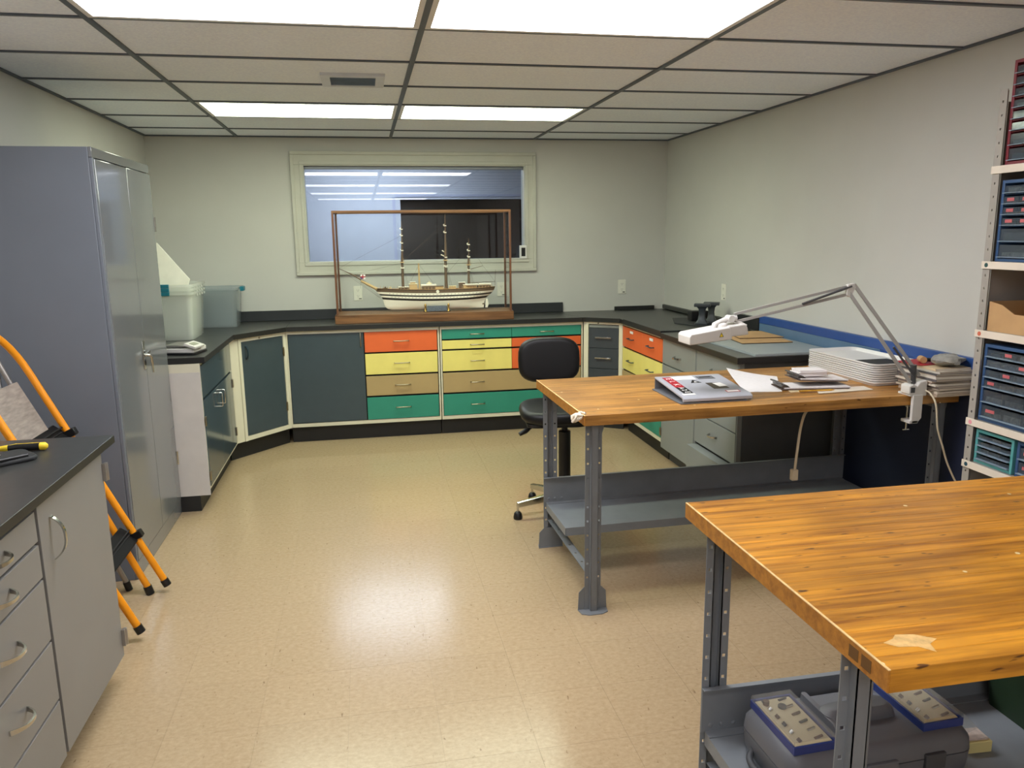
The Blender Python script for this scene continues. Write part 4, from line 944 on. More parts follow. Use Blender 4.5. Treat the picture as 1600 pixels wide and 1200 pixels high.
# ================================================================== LEFT COUNTER ITEMS
def tub_mesh(w0, d0, w1, d1, h, th=0.004, rim=0.014):
    """open-topped tapered tub, centred, base at z=0"""
    def ring(w, d, z, r): return [(x, y, z) for x, y in rrect(-w / 2, w / 2, -d / 2, d / 2, r, 3)]
    mb = MB(); mb.loft([ring(w0, d0, 0, 0.03), ring(w1, d1, h - 0.02, 0.035), ring(w1 + 2 * rim, d1 + 2 * rim, h - 0.018, 0.04), ring(w1 + 2 * rim, d1 + 2 * rim, h, 0.04),
                        ring(w1 - 0.004, d1 - 0.004, h, 0.035), ring(w0 - 2 * th, d0 - 2 * th, th, 0.028)])
    return mb
TC = (-1.365, 5.84)
for k in range(3):
    t = thing('storage_tub', ['clear plastic tub at the bottom of the nested stack', 'clear plastic tub in the middle of the nested stack', 'clear plastic tub on top of the nested stack'][k], 'tub', (TC[0], TC[1], CZ + 0.0008 + k * 0.026), group='nested clear tubs')
    build('shell', tub_mesh(0.36, 0.40, 0.40, 0.45, 0.33), TUB, t, smooth=40)
    for sgn in (-1, 1): build('latch', MB().box(-0.075, 0.065, sgn * 0.238 - 0.008, sgn * 0.238 + 0.008, 0.309, 0.334), TEAL, t, bevel=0.003)
    for sgn in (-1, 1):
        rb = MB()
        for j in range(5): rb.box(sgn * 0.212 - 0.004, sgn * 0.212 + 0.004, -0.16 + j * 0.08, -0.152 + j * 0.08, 0.296, 0.3115)
        build('rim_ribs', rb, TUB, t)
bd = single('foam_board', 'white board standing tilted in the top plastic tub', 'board', MB().prism([(-0.15, -0.20), (0.13, -0.20), (0.165, -0.085), (-0.03, 0.165), (-0.19, 0.04), (-0.18, -0.10)], -0.006, 0.006, 'y'), mat('foam_white', (236, 234, 220), 0.6), bevel=0.001)
bd.location = (-1.345, 5.70, 1.45); bd.rotation_euler = (math.radians(-6), 0, 0)
single('fabric_bundle', 'mauve bundle seen inside the nested plastic tubs', 'fabric', MB().ball((0, 0, 0.075), (0.10, 0.10, 0.075), 16).ball((0.02, 0.01, 0.17), (0.09, 0.08, 0.06), 14), mat('mauve', (150, 116, 124), 0.8, var=0.25, scale=30), smooth=60, loc=None).location = (-1.40, 5.78, 1.008)
t = thing('storage_tub', 'clear plastic tub with grey contents by the back corner', 'tub', (-1.165, 6.50, CZ + 0.0005))
build('shell', tub_mesh(0.32, 0.28, 0.36, 0.32, 0.31), TUBG, t, smooth=40)
build('contents', MB().prism(rrect(-0.15, 0.13, -0.13, 0.13, 0.03, 3), 0.006, 0.26), mat('grey_foam', (150, 154, 156), 0.8, var=0.1), t, bevel=0.01)
build('latch', MB().box(0.192, 0.222, -0.045, 0.045, 0.275, 0.312), TEAL, t, bevel=0.006)
sc = thing('digital_scale', 'white digital scale with tilted display beside the locker', 'scale', (-1.10, 5.02, CZ), math.radians(-12))
build('body', MB().prism(rrect(-0.10, 0.09, -0.10, 0.10, 0.02), 0.012, 0.038), LAMPW, sc, bevel=0.005)
build('base', MB().prism(rrect(-0.105, 0.10, -0.11, 0.09, 0.02), 0.0006, 0.013), BLACKP, sc, bevel=0.002)
build('platform', MB().prism(rrect(-0.095, 0.03, -0.085, 0.10, 0.012), 0.046, 0.056), ALU, sc, bevel=0.002)
build('platform_post', MB().cyl((-0.03, 0.01, 0.037), (-0.03, 0.01, 0.047), 0.02), BLACKP, sc)
dp = build('display', MB().obox((0.075, -0.05, 0.055), (0.075, 0.135, 0.016), (0.0, 0.32, 0)), LAMPW, sc, bevel=0.004)
build('screen', MB().obox((0.0770, -0.055, 0.0636), (0.032, 0.075, 0.0015), (0.0, 0.32, 0)), mat('lcd', (150, 152, 132), 0.3), dp)

# ------------------------------------------------------------------ near-left counter items
zt = 0.935
kn = thing('utility_knife', 'black utility knife with yellow ends on the near countertop', 'knife', (-1.165, 2.83, zt + 0.0005), math.radians(2))
build('body', MB().tube([(-0.055, 0, 0.0135), (-0.03, 0.002, 0.0135), (0.045, 0, 0.0135)], [0.0105, 0.0130, 0.0132], 12), BLACKP, kn, smooth=60)
build('nose', MB().tube([(-0.078, -0.001, 0.0135), (-0.054, 0, 0.0135)], [0.0085, 0.0112], 12), YEL, kn, smooth=60)
build('end_cap', MB().tube([(0.044, 0, 0.0135), (0.060, 0, 0.0135), (0.067, 0, 0.0135)], [0.0134, 0.0132, 0.007], 12), YEL, kn, smooth=60)
build('grip_strip', MB().tube([(-0.05, 0.0, 0.0235), (-0.03, 0, 0.0262), (0.042, 0, 0.0262)], 0.0014, 6), YEL, kn, smooth=60)
build('blade', MB().box(-0.15, -0.07, -0.0008, 0.0008, 0.006, 0.017), CHROME, kn)
pc = thing('tool_pouch', 'flat black pouch of shiny small tools on the near countertop', 'pouch', (-1.24, 2.67, zt + 0.0004), math.radians(40))
build('pouch', MB().prism(rrect(-0.17, 0.15, -0.075, 0.075, 0.03), 0, 0.014), RUBBER, pc, bevel=0.005)
build('strap', MB().tube(curve([(-0.16, -0.06, 0.016), (-0.02, -0.072, 0.02), (0.12, -0.055, 0.017)]), 0.007), BLACKP, pc, smooth=60)
for k, (x, y, a) in enumerate(((-0.02, 0.03, 0.25), (-0.06, -0.01, 0.15), (0.035, 0.005, 0.4), (0.0, -0.04, 0.1))):
    build('tool', MB().obox((x, y, 0.017), (0.055, 0.009, 0.005), (0, 0.05, a)).cyl((x + 0.026 * math.cos(a), y + 0.026 * math.sin(a), 0.0142), (x + 0.026 * math.cos(a), y + 0.026 * math.sin(a), 0.0185), 0.008), CHROME, pc, bevel=0.001)

# ================================================================== RIGHT COUNTER ITEMS
zr = CZ + 0.006
single('rubber_mat', 'black mat under the anvil stands on the right-hand counter', 'mat', MB().prism([(2.30, 5.55), (2.47, 5.17), (2.655, 5.28), (2.655, 5.86), (2.42, 5.88)], zr + 0.0005, zr + 0.008), RUBBER, bevel=0.002, loc=(2.5, 5.5, zr))
def anvil(label, x, y, m, rz):
    t = thing('anvil_stand', label, 'anvil', (x, y, zr + 0.0085), rz)
    build('foot', MB().prism(rrect(-0.05, 0.05, -0.04, 0.04, 0.012), 0, 0.016), m, t, bevel=0.003)
    rings = []
    for z, a, b_ in ((0.0155, 0.042, 0.034), (0.04, 0.027, 0.024), (0.08, 0.022, 0.02), (0.115, 0.026, 0.022), (0.133, 0.040, 0.03)):
        rings.append([(x_, y_, z) for x_, y_ in rrect(-a, a, -b_, b_, 0.008, 2)])
    build('waist', MB().loft(rings), m, t, smooth=40)
    build('top_plate', MB().box(-0.058, 0.058, -0.036, 0.036, 0.1325, 0.155), m, t, bevel=0.004)
anvil('dark cast-iron anvil stand, the left of the pair on the counter', 2.445, 5.38, mat('iron_dark', (58, 64, 68), 0.4, metal=0.3, var=0.15, scale=20), -0.5)
anvil('lighter cast-iron anvil stand, the right of the pair on the counter', 2.56, 5.47, IRON, -0.5)
single('black_box', 'small black block behind the anvil stands', 'box', MB().box(2.46, 2.60, 5.60, 5.68, zr + 0.0085, zr + 0.085), BLACKP, bevel=0.004, loc=(2.53, 5.64, zr))
z3 = CZ - 0.006
single('grey_sheet', 'smooth grey sheet lying on the worn end of the right-hand counter', 'sheet', MB().prism([(2.14, 4.72), (2.15, 4.004), (2.66, 4.004), (2.66, 4.90), (2.45, 4.95)], z3 + 0.0005, z3 + 0.013), GSHEET, bevel=0.001, loc=(2.4, 4.4, z3))
for k, (poly, lb) in enumerate((([(2.33, 4.84), (2.27, 4.40), (2.60, 4.38), (2.64, 4.80)], 'lower piece of tan cardboard on the grey sheet'), ([(2.40, 4.90), (2.345, 4.58), (2.64, 4.56), (2.65, 4.88)], 'upper piece of tan cardboard on the grey sheet'))):
    za = z3 + 0.0135 + 0.0065 * k
    t = thing('cardboard_sheet', lb, 'cardboard', (2.45, 4.6, za))
    q = [(x - 2.45, y - 4.6) for x, y in poly]
    build('core', MB().prism(q, 0, 0.0042), CARDD, t); build('face', MB().prism(q, 0.0043, 0.006), CARD, t)

# ================================================================== FAR BENCH ITEMS
ZB = B2Z + 0.0006
# grey sloping box with stickers
bx = thing('sloped_grey_box', 'grey sloping metal box with red label on the far workbench', 'box', (1.345, 3.125, ZB), math.radians(0.5))
bw, bdp, bhh = 0.325, 0.335, 0.062
build('base_plate', MB().box(-0.012, bw - 0.02, -0.004, bdp, 0, 0.006), TRIMD, bx, bevel=0.001)
build('back_wall', MB().box(0.0, bw, bdp - 0.006, bdp, 0.0062, bhh - 0.006), TRIMD, bx)
build('side_wall', MB().prism([(0.0, 0.0062), (bdp - 0.007, 0.0062), (bdp - 0.007, bhh - 0.007), (0.0, 0.022)], bw - 0.006, bw, 'x'), TRIMD, bx)
sl = math.atan2(bhh - 0.030, bdp)
lid = build('lid', MB().prism([(-0.004, 0.010), (-0.004, 0.024), (0.012, 0.032), (bdp + 0.004, bhh), (bdp + 0.004, bhh - 0.007), (0.012, 0.0225), (0.004, 0.010)], 0.0, bw + 0.004, 'x'), TRIMMER, bx, bevel=0.0015)
def onlid(u, v_):   # u across, v front->back, returns matrix on the lid face
    a = math.atan2(bhh - 0.032, bdp - 0.008); y = 0.012 + (bdp - 0.008) * v_; z = 0.032 + (bhh - 0.032) * v_
    return Matrix.Translation((u, y, z + 0.0008)) @ Matrix.Rotation(a, 4, 'X')
def sticker(nm, u, v_, w, h, m, k=0, rz=0):
    mb = MB().box(-w / 2, w / 2, -h / 2, h / 2, -0.0004, 0.0003 + 0.0003 * k); mb.xf(onlid(u, v_) @ Matrix.Rotation(rz, 4, 'Z')); return build(nm, mb, m, lid)
sticker('red_label', 0.050, 0.67, 0.046, 0.165, RED); sticker('black_label', 0.050, 0.275, 0.046, 0.095, BLACK)
for ch_, v_, m in (('E', 0.84, WHITEP), ('L', 0.70, WHITEP), ('K', 0.54, WHITEP), ('A', 0.375, WHITEP), ('2', 0.275, WHITEP), ('E', 0.175, WHITEP)):
    text_part('lettering', ch_, 0.040 if v_ > 0.4 else 0.034, onlid(0.050, v_) @ Matrix.Translation((0, 0, 0.0008)) @ Matrix.Rotation(-PI / 2, 4, 'Z'), m, lid)
sticker('white_label', 0.045, 0.085, 0.06, 0.022, WHITEP); sticker('paper_label', 0.125, 0.86, 0.11, 0.055, WHITEP); sticker('data_plate', 0.235, 0.84, 0.085, 0.05, TRIMD)
sticker('slot', 0.235, 0.86, 0.055, 0.012, BLACK, 1)
sticker('dark_window', 0.232, 0.42, 0.075, 0.095, mat('dark_window', (70, 62, 52), 0.4)); sticker('torn_paper', 0.250, 0.46, 0.042, 0.06, WHITEP, 0.4, 0.15)
sticker('red_bordered_label', 0.262, 0.13, 0.065, 0.028, RED); sticker('label_face', 0.262, 0.13, 0.056, 0.020, WHITEP, 1)
tri = MB().prism([(-0.026, -0.020), (0.026, -0.020), (0.0, 0.028)], -0.0004, 0.0004).xf(onlid(0.155, 0.66)); build('warning_triangle', tri, BLACK, lid)
tri = MB().prism([(-0.009, -0.012), (0.009, -0.012), (0.0, 0.004)], 0.0004, 0.0008).xf(onlid(0.155, 0.655)); build('triangle_mark', tri, WHITEP, lid)
single('pencil', 'yellow pencil sticking out of the open side of the grey box', 'pencil', MB().cyl((1.375, 3.17, ZB + 0.0122), (1.41, 3.34, ZB + 0.0122), 0.0045, n=6), PENCIL, loc=(1.38, 3.25, ZB))
# loose papers
def sheet(name, label, cat, poly, z, m, curl=0.0, n=10, th=0.0008):
    (x0, y0), (x1, y1), (x2, y2), (x3, y3) = poly; top = []; mb = MB(); vs_ = []; fs = []
    for lay in (0, 1):
        for i in range(n + 1):
            for j in range(n + 1):
                u, w_ = i / n, j / n
                x = (x0 * (1 - u) + x1 * u) * (1 - w_) + (x3 * (1 - u) + x2 * u) * w_; y = (y0 * (1 - u) + y1 * u) * (1 - w_) + (y3 * (1 - u) + y2 * u) * w_
                k = max(0, (1 - u) * 0.6 + w_ * 0.8 - 0.62); vs_.append((x, y, z + lay * th + curl * k * k))
    q = (n + 1) ** 2
    for i in range(n):
        for j in range(n):
            a = i * (n + 1) + j; fs += [(a + q, a + n + 1 + q, a + n + 2 + q, a + 1 + q), (a, a + 1, a + n + 2, a + n + 1)]
    for j in range(n):
        a = j; fs.append((a, a + q, a + 1 + q, a + 1)); a = n * (n + 1) + j; fs.append((a, a + 1, a + 1 + q, a + q))
        a = j * (n + 1); fs.append((a, a + n + 1, a + n + 1 + q, a + q)); a = j * (n + 1) + n; fs.append((a, a + q, a + n + 1 + q, a + n + 1))
    mb.add(vs_, fs)
    return single(name, label, cat, mb, m, smooth=50, loc=(x0, y0, z))
PPR = mat('printed_paper', (232, 228, 230), 0.8, var=0.05, scale=40, stretch=(1, 5, 1))
sheet('paper_sheet', 'white printed sheet with a curled corner behind the grey box', 'paper', [(1.735, 3.30), (1.90, 3.27), (2.07, 3.62), (1.84, 3.73)], ZB, PPR, curl=0.065)
sheet('paper_sheet', 'cream sheet peeking out under the clipboards towards the bench edge', 'paper', [(1.93, 3.245), (2.03, 3.238), (2.06, 3.31), (1.95, 3.32)], ZB + 0.0002, CREAM)
sheet('envelope', 'cream envelope at the bench edge beneath the pencil', 'envelope', [(2.035, 3.185), (2.33, 3.205), (2.34, 3.29), (2.08, 3.28)], ZB + 0.0012, mat('envelope_cream', (236, 224, 208), 0.8))
def clipboard(label, c, rz, z, w=0.23, L_=0.32, tilt=0):
    t = thing('clipboard', label, 'clipboard', (c[0], c[1], z), rot=(0, tilt, rz))
    build('board', MB().prism(rrect(-L_ / 2, L_ / 2, -w / 2, w / 2, 0.012), 0, 0.003), mat('clip_brown', (92, 74, 66), 0.5), t, bevel=0.0006, seg=1)
    build('papers', MB().box(-L_ / 2 + 0.015, L_ / 2 + 0.004, -w / 2 + 0.008, w / 2 - 0.008, 0.0031, 0.009), PAPER, t, bevel=0.001, seg=1)
    cl = build('clip', MB().prism([(-L_ / 2 + 0.004, 0.0091), (-L_ / 2 + 0.045, 0.0091), (-L_ / 2 + 0.03, 0.020), (-L_ / 2 + 0.012, 0.024), (-L_ / 2 + 0.004, 0.018)], -0.06, 0.06, 'y'), mat('clip_steel', (96, 92, 92), 0.3, metal=0.7), t, bevel=0.002)
    build('clip_lever', MB().tube([(-L_ / 2 + 0.012, -0.05, 0.022), (-L_ / 2 - 0.012, -0.04, 0.031), (-L_ / 2 - 0.012, 0.04, 0.031), (-L_ / 2 + 0.012, 0.05, 0.022)], 0.004, 8), MATS['clip_steel'], cl, smooth=50)
    return t
clipboard('lower clipboard of the pair beside the white tray stack', (2.085, 3.34), math.radians(-8), ZB + 0.0028, 0.15, 0.33)
clipboard('upper clipboard of the pair with small cards on it', (2.135, 3.375), math.radians(-4), ZB + 0.034, 0.16, 0.25, tilt=math.radians(3))
cards = MB()
for k in range(5):
    single('index_cards', ['bottom packet of white cards on the upper clipboard', 'second packet of white cards from the bottom on the clipboard', 'middle packet of white cards on the clipboard', 'second packet of white cards from the top on the clipboard', 'topmost packet of white cards on the upper clipboard'][k], 'cards',
           MB().obox((0, 0, 0.0028), (0.15 - 0.004 * k, 0.09, 0.0054), (0, 0, random.uniform(-0.08, 0.08))), PAPER, bevel=0.0008, seg=1, group='packets of white cards').location = (2.105 + random.uniform(-0.006, 0.006), 3.385 + random.uniform(-0.004, 0.004), ZB + 0.052 + 0.0058 * k)
single('pencil', 'yellow pencil lying along the bench edge in front of the clipboards', 'pencil', MB().cyl((1.965, 3.232, ZB + 0.0072), (2.125, 3.222, ZB + 0.0072), 0.0042, n=6).cyl((2.125, 3.222, ZB + 0.0072), (2.14, 3.221, ZB + 0.0072), 0.0042, 0.001, n=6), PENCIL, loc=(2.04, 3.227, ZB))
# white tray stack
tw, tl = 0.30, 0.56
TRC = (2.515, 3.555)
tray_me = None
nT = 9
names = ['bottom white tray of the stack', 'second white tray from the bottom of the stack', 'third white tray from the bottom of the stack', 'fourth white tray from the bottom of the stack', 'middle white tray of the stack',
         'fourth white tray from the top of the stack', 'third white tray from the top of the stack', 'second white tray from the top of the stack', 'topmost white tray of the stack on the far workbench']
def tr_ring(w, d, z, r): return [(x, y, z) for x, y in rrect(-w / 2, w / 2, -d / 2, d / 2, r, 5)]
for k in range(nT):
    z = ZB + k * 0.0108
    if tray_me is None:
        o = single('plastic_tray', names[k], 'tray', MB().loft([tr_ring(tw - 0.026, tl - 0.026, 0, 0.033), tr_ring(tw - 0.020, tl - 0.020, 0.0125, 0.036), tr_ring(tw, tl, 0.0135, 0.042), tr_ring(tw, tl, 0.0195, 0.042), tr_ring(tw - 0.014, tl - 0.014, 0.020, 0.038), tr_ring(tw - 0.036, tl - 0.036, 0.003, 0.03)]), WPLAS, smooth=40); tray_me = o.data
    else:
        o = bpy.data.objects.new('plastic_tray', tray_me); COL.objects.link(o); o['label'] = names[k]; o['category'] = 'tray'
    o['group'] = 'stacked white trays'; o.location = (TRC[0] + random.uniform(-0.0012, 0.0012), TRC[1] + random.uniform(-0.0012, 0.0012), z); o.rotation_euler = (0, 0, math.radians(2))
single('black_pad', 'black pad lying in the topmost white tray', 'pad', MB().box(-0.10, 0.09, -0.24, -0.06, 0, 0.004), BLACK, bevel=0.001).location = (TRC[0], TRC[1], ZB + 8 * 0.0108 + 0.0035)
# magazine pile
mcols = [(196, 176, 150), (182, 160, 140), (208, 196, 176), (150, 132, 118), (214, 202, 184), (120, 108, 104), (222, 214, 198), (170, 148, 132), (204, 190, 172), (96, 90, 92), (214, 206, 196), (186, 168, 150), (72, 72, 78), (206, 198, 186), (220, 196, 160)]
zz = ZB
ordn = ['bottom', 'second lowest', 'third lowest', 'fourth lowest', 'fifth lowest', 'sixth lowest', 'seventh lowest', 'middle', 'seventh highest', 'sixth highest', 'fifth highest', 'fourth highest', 'third highest', 'second highest', 'top']
for k, c in enumerate(mcols):
    th = random.uniform(0.004, 0.0125)
    t = thing('magazine', ordn[k] + ' magazine in the pile at the wall end of the far workbench', 'magazine', (2.586 + random.uniform(-0.007, 0.006), 3.122 + random.uniform(-0.016, 0.010), zz), random.uniform(-0.09, 0.09), 'piled magazines')
    w_, d_ = 0.196 + random.uniform(-0.014, 0.004), 0.255 + random.uniform(-0.02, 0.01)
    build('pages', MB().box(-w_ / 2 + 0.002, w_ / 2 - 0.001, -d_ / 2 + 0.001, d_ / 2 - 0.001, 0.0009, th - 0.0009), mat('pages_%d' % (k % 4), [(214, 202, 184), (196, 182, 166), (226, 218, 206), (186, 172, 156)][k % 4], 0.85, var=0.2, scale=3, stretch=(1, 1, 300)), t)
    m = mat('cover_%d' % k, c, 0.5, var=0.1)
    build('cover', MB().box(-w_ / 2, w_ / 2, -d_ / 2, d_ / 2, 0, 0.0008).box(-w_ / 2, w_ / 2, -d_ / 2, d_ / 2, th - 0.0008, th).box(-w_ / 2, -w_ / 2 + 0.0015, -d_ / 2, d_ / 2, 0.0008, th - 0.0008), m, t)
    zz += th + 0.0002
single('red_folder', 'red folder on top of the magazine pile', 'folder', MB().obox((0, 0, 0.0012), (0.16, 0.15, 0.0022), (0, 0, 0.2)), RED, bevel=0.0006, seg=1).location = (2.555, 3.185, zz)
zf = zz + 0.0026
h = thing('hammer', 'small mallet with dark handle on the red folder', 'hammer', (2.575, 3.15, zf), math.radians(-20))
build('head', MB().cyl((-0.035, -0.02, 0.016), (-0.035, 0.025, 0.016), 0.0155, n=16), mat('mallet_wood', (204, 160, 112), 0.5), h, smooth=40)
build('handle', MB().tube(curve([(-0.03, 0, 0.015), (0.0, 0, 0.014), (0.04, -0.005, 0.012), (0.08, -0.01, 0.011)]), [0.009] * 18 + [0.010], 10), BLACKP, h, smooth=60)
gb_ = MB()
rings = []
for i in range(9):
    t_ = PI * (0.02 + 0.96 * i / 8); rings.append([(0.075 * math.sin(t_) * math.cos(a) * (1 + 0.18 * math.sin(5 * a + i)), 0.06 * math.sin(t_) * math.sin(a) * (1 + 0.15 * math.cos(4 * a + 2 * i)), 0.026 - 0.026 * math.cos(t_) + 0.004 * math.sin(3 * a + i)) for a in [2 * PI * k / 18 for k in range(18)]])
o = single('plastic_bag', 'crumpled grey bag on the magazine pile next to the shelf', 'bag', gb_.loft(rings), mat('grey_bag', (150, 148, 142), 0.4, var=0.3, scale=40), smooth=30); o.location = (2.590, 3.06, zz + 0.0045)
# rope knot at the bench corner
rp_ = MB()
pts = [(0.017 * math.cos(a * 2.3) + 0.006 * math.sin(5 * a), 0.016 * math.sin(a * 1.7), 0.015 * math.sin(a * 2.3 + 0.6)) for a in [k * 0.32 for k in range(26)]]
rp_.tube(pts, 0.0058, 8); rp_.tube(curve([(0.005, 0.01, 0.004), (0.018, 0.014, 0.0195), (0.030, 0.004, 0.0195), (0.036, -0.012, 0.020)]), 0.0048, 8)
o = single('rope_knot', 'white knotted cord on the left corner of the far workbench', 'rope', rp_, ROPE, smooth=60); o.location = (0.842, 3.05, 0.886)

# ------------------------------------------------------------------ magnifier lamp
lp = thing('magnifier_lamp', 'white clamp-on magnifier lamp with long folding arm on the far workbench', 'lamp', (2.44, 3.05, B2Z))
def wb_(name, mb, m, par=lp, **k): return build(name, mb, m, par, world=True, **k)
yl_ = 3.105
wb_('base_block', MB().prism([(2.385, 0.912), (2.385, 0.948), (2.405, 0.956), (2.425, 0.948), (2.437, 0.966), (2.475, 0.972), (2.475, 0.905), (2.40, 0.902)], yl_ - 0.075, yl_ - 0.015, 'y'), LAMPW, bevel=0.004)
wb_('clamp', MB().box(2.392, 2.475, yl_ - 0.075, yl_ + 0.01, B2Z + 0.0008, 0.911).prism([(2.405, 0.9075), (2.455, 0.9075), (2.455, 0.80), (2.435, 0.775), (2.405, 0.775)], 3.025, 3.042, 'y').box(2.395, 2.44, 3.025, yl_ - 0.02, 0.775, 0.79), LAMPW, bevel=0.003)
wb_('clamp_screw', MB().cyl((2.415, yl_ - 0.035, 0.735), (2.415, yl_ - 0.035, 0.852), 0.004).cyl((2.40, yl_ - 0.035, 0.737), (2.43, yl_ - 0.035, 0.737), 0.003).cyl((2.415, yl_ - 0.035, 0.846), (2.415, yl_ - 0.035, 0.8535), 0.012), CHROME, smooth=40)
wb_('switch', MB().box(2.392, 2.412, yl_ - 0.0775, yl_ - 0.0745, 0.918, 0.942), LAMPD)
E0 = Vector((2.435, yl_ - 0.045, 0.97)); EL = Vector((2.13, 3.14, 1.392)); HD = Vector((1.605, 3.20, 1.275))
wb_('swivel_post', MB().tube([(2.425, yl_ - 0.045, 0.955), (2.418, yl_ - 0.045, 1.04)], [0.011, 0.014], 12), LAMPD, smooth=50)
for off in ((-0.016, -0.012), (0.016, 0.012)):
    o1 = Vector((off[0], 0, off[1])); wb_('lower_arm', MB().bar(Vector((2.43, yl_ - 0.045, 0.975)) + o1 * 1.3, EL + o1, 0.014, 0.014), LAMPG, bevel=0.001)
dirU = (HD - EL).normalized()
for dz in (0.006, -0.030):
    a = EL + Vector((0, 0, dz)); b_ = HD + Vector((0, 0, dz + 0.0))
    wb_('upper_arm', MB().bar(a, b_, 0.012, 0.012), LAMPG, bevel=0.001)
wb_('spring', MB().tube([EL + Vector((0, -0.008, 0.004)), EL + (HD - EL) * 0.42 + Vector((0, -0.008, -0.022))], 0.0055, 8), LAMPD, smooth=50)
wb_('spring', MB().tube([Vector((2.42, yl_ - 0.054, 0.99)), Vector((2.42, yl_ - 0.054, 0.99)).lerp(EL, 0.33)], 0.0055, 8), LAMPD, smooth=50)
wb_('elbow_joint', MB().prism([(EL.x - 0.02, EL.z + 0.012), (EL.x + 0.012, EL.z + 0.018), (EL.x + 0.022, EL.z - 0.002), (EL.x - 0.004, EL.z - 0.046), (EL.x - 0.022, EL.z - 0.036)], EL.y - 0.010, EL.y + 0.010, 'y'), LAMPW, bevel=0.003)
wb_('head_joint', MB().tube([HD + Vector((0.01, 0, -0.012)), HD + Vector((-0.02, -0.005, -0.012)), HD + Vector((-0.065, -0.012, -0.022)), HD + Vector((-0.10, -0.02, -0.035)), HD + Vector((-0.105, -0.02, -0.06))], [0.014, 0.015, 0.011, 0.012, 0.013], 12), LAMPW, smooth=60)
wb_('joint_knob', MB().cyl(HD + Vector((-0.02, -0.026, -0.012)), HD + Vector((-0.02, 0.02, -0.012)), 0.015, n=14), LAMPW, smooth=40)
wb_('wing_screw', MB().tube([HD + Vector((0.0, 0.0, -0.02)), HD + Vector((0.03, -0.01, -0.032)), HD + Vector((0.055, -0.015, -0.045))], 0.005, 8), LAMPW, smooth=50)
Hc = Vector((1.512, 3.185, 1.203)); HM = Matrix.Translation(Hc) @ Euler((math.radians(2), math.radians(-4.5), math.radians(6))).to_matrix().to_4x4()
def hb_(name, mb, m, **k): mb.xf(HM); return wb_(name, mb, m, **k)
hd = hb_('lamp_head', MB().prism([(-0.155, -0.028), (-0.155, 0.008), (-0.145, 0.018), (0.03, 0.026), (0.045, 0.026), (0.055, -0.028)], -0.052, 0.052, 'y'), LAMPW, bevel=0.004)
hb_('head_rear', MB().prism([(0.05, -0.02), (0.035, 0.028), (0.125, 0.030), (0.140, 0.015), (0.145, -0.022)], -0.04, 0.05, 'y'), LAMPW, bevel=0.006)
hb_('head_hub', MB().lathe([(0.03, 0.022), (0.026, 0.036), (0.012, 0.042)], (0.03, 0.0, 0), 16), LAMPW, smooth=50)
hb_('lens_frame', MB().prism(rrect(-0.14, 0.04, -0.042, 0.042, 0.01), -0.031, -0.0285), mat('lens_grey', (120, 122, 124), 0.2), bevel=0.0005)
tri = MB().prism([(-0.011, -0.011), (0.011, -0.011), (0.0, 0.010)], -0.0526, -0.0521, 'y').xf(HM @ Matrix.Translation((0.0, 0, 0.0))); wb_('warning_triangle', tri, BLACK)
tri = MB().prism([(-0.0078, -0.009), (0.0078, -0.009), (0.0, 0.006)], -0.0532, -0.0526, 'y').xf(HM); wb_('triangle_face', tri, YEL)
tri = MB().prism([(-0.0012, -0.004), (0.0018, -0.001), (0.0004, -0.0005), (0.0012, 0.003), (-0.0016, -0.0003), (0.0, -0.0008)], -0.0537, -0.0532, 'y').xf(HM); wb_('lightning_mark', tri, BLACK)
wb_('head_wire', MB().tube(curve([HD + Vector((-0.06, -0.015, -0.05)), HD + Vector((-0.03, -0.02, -0.02)), HD + Vector((0.0, -0.02, -0.03)), HD + Vector((0.02, -0.01, -0.03))]), 0.0022, 6), LAMPW, smooth=60)
wb_('power_cord', MB().tube(curve([(2.470, 3.035, 0.925), (2.474, 3.005, 0.915), (2.482, 2.975, 0.87), (2.498, 2.97, 0.76), (2.530, 2.97, 0.68), (2.562, 2.97, 0.60), (2.60, 2.96, 0.52), (2.645, 2.94, 0.43), (2.66, 2.90, 0.30), (2.65, 2.85, 0.10), (2.64, 2.80, 0.006)]), 0.0042, 8), CORD, smooth=60)
pc_ = thing('extension_cord', 'cream power cord hanging under the far workbench', 'cord', (2.1, 3.30, 0.84))
build('cord', MB().tube(curve([(2.23, 3.31, 0.848), (2.235, 3.30, 0.815), (2.20, 3.30, 0.803), (2.10, 3.30, 0.803), (2.05, 3.30, 0.79), (2.02, 3.29, 0.72), (2.005, 3.285, 0.60), (1.995, 3.28, 0.51)]), 0.0065, 8), CORD, pc_, smooth=60, world=True)
build('clip', MB().box(2.20, 2.26, 3.29, 3.33, 0.848, 0.8548), CORD, pc_, world=True)
build('plug', MB().box(1.977, 2.009, 3.268, 3.294, 0.458, 0.512), CORD, pc_, bevel=0.004, world=True)

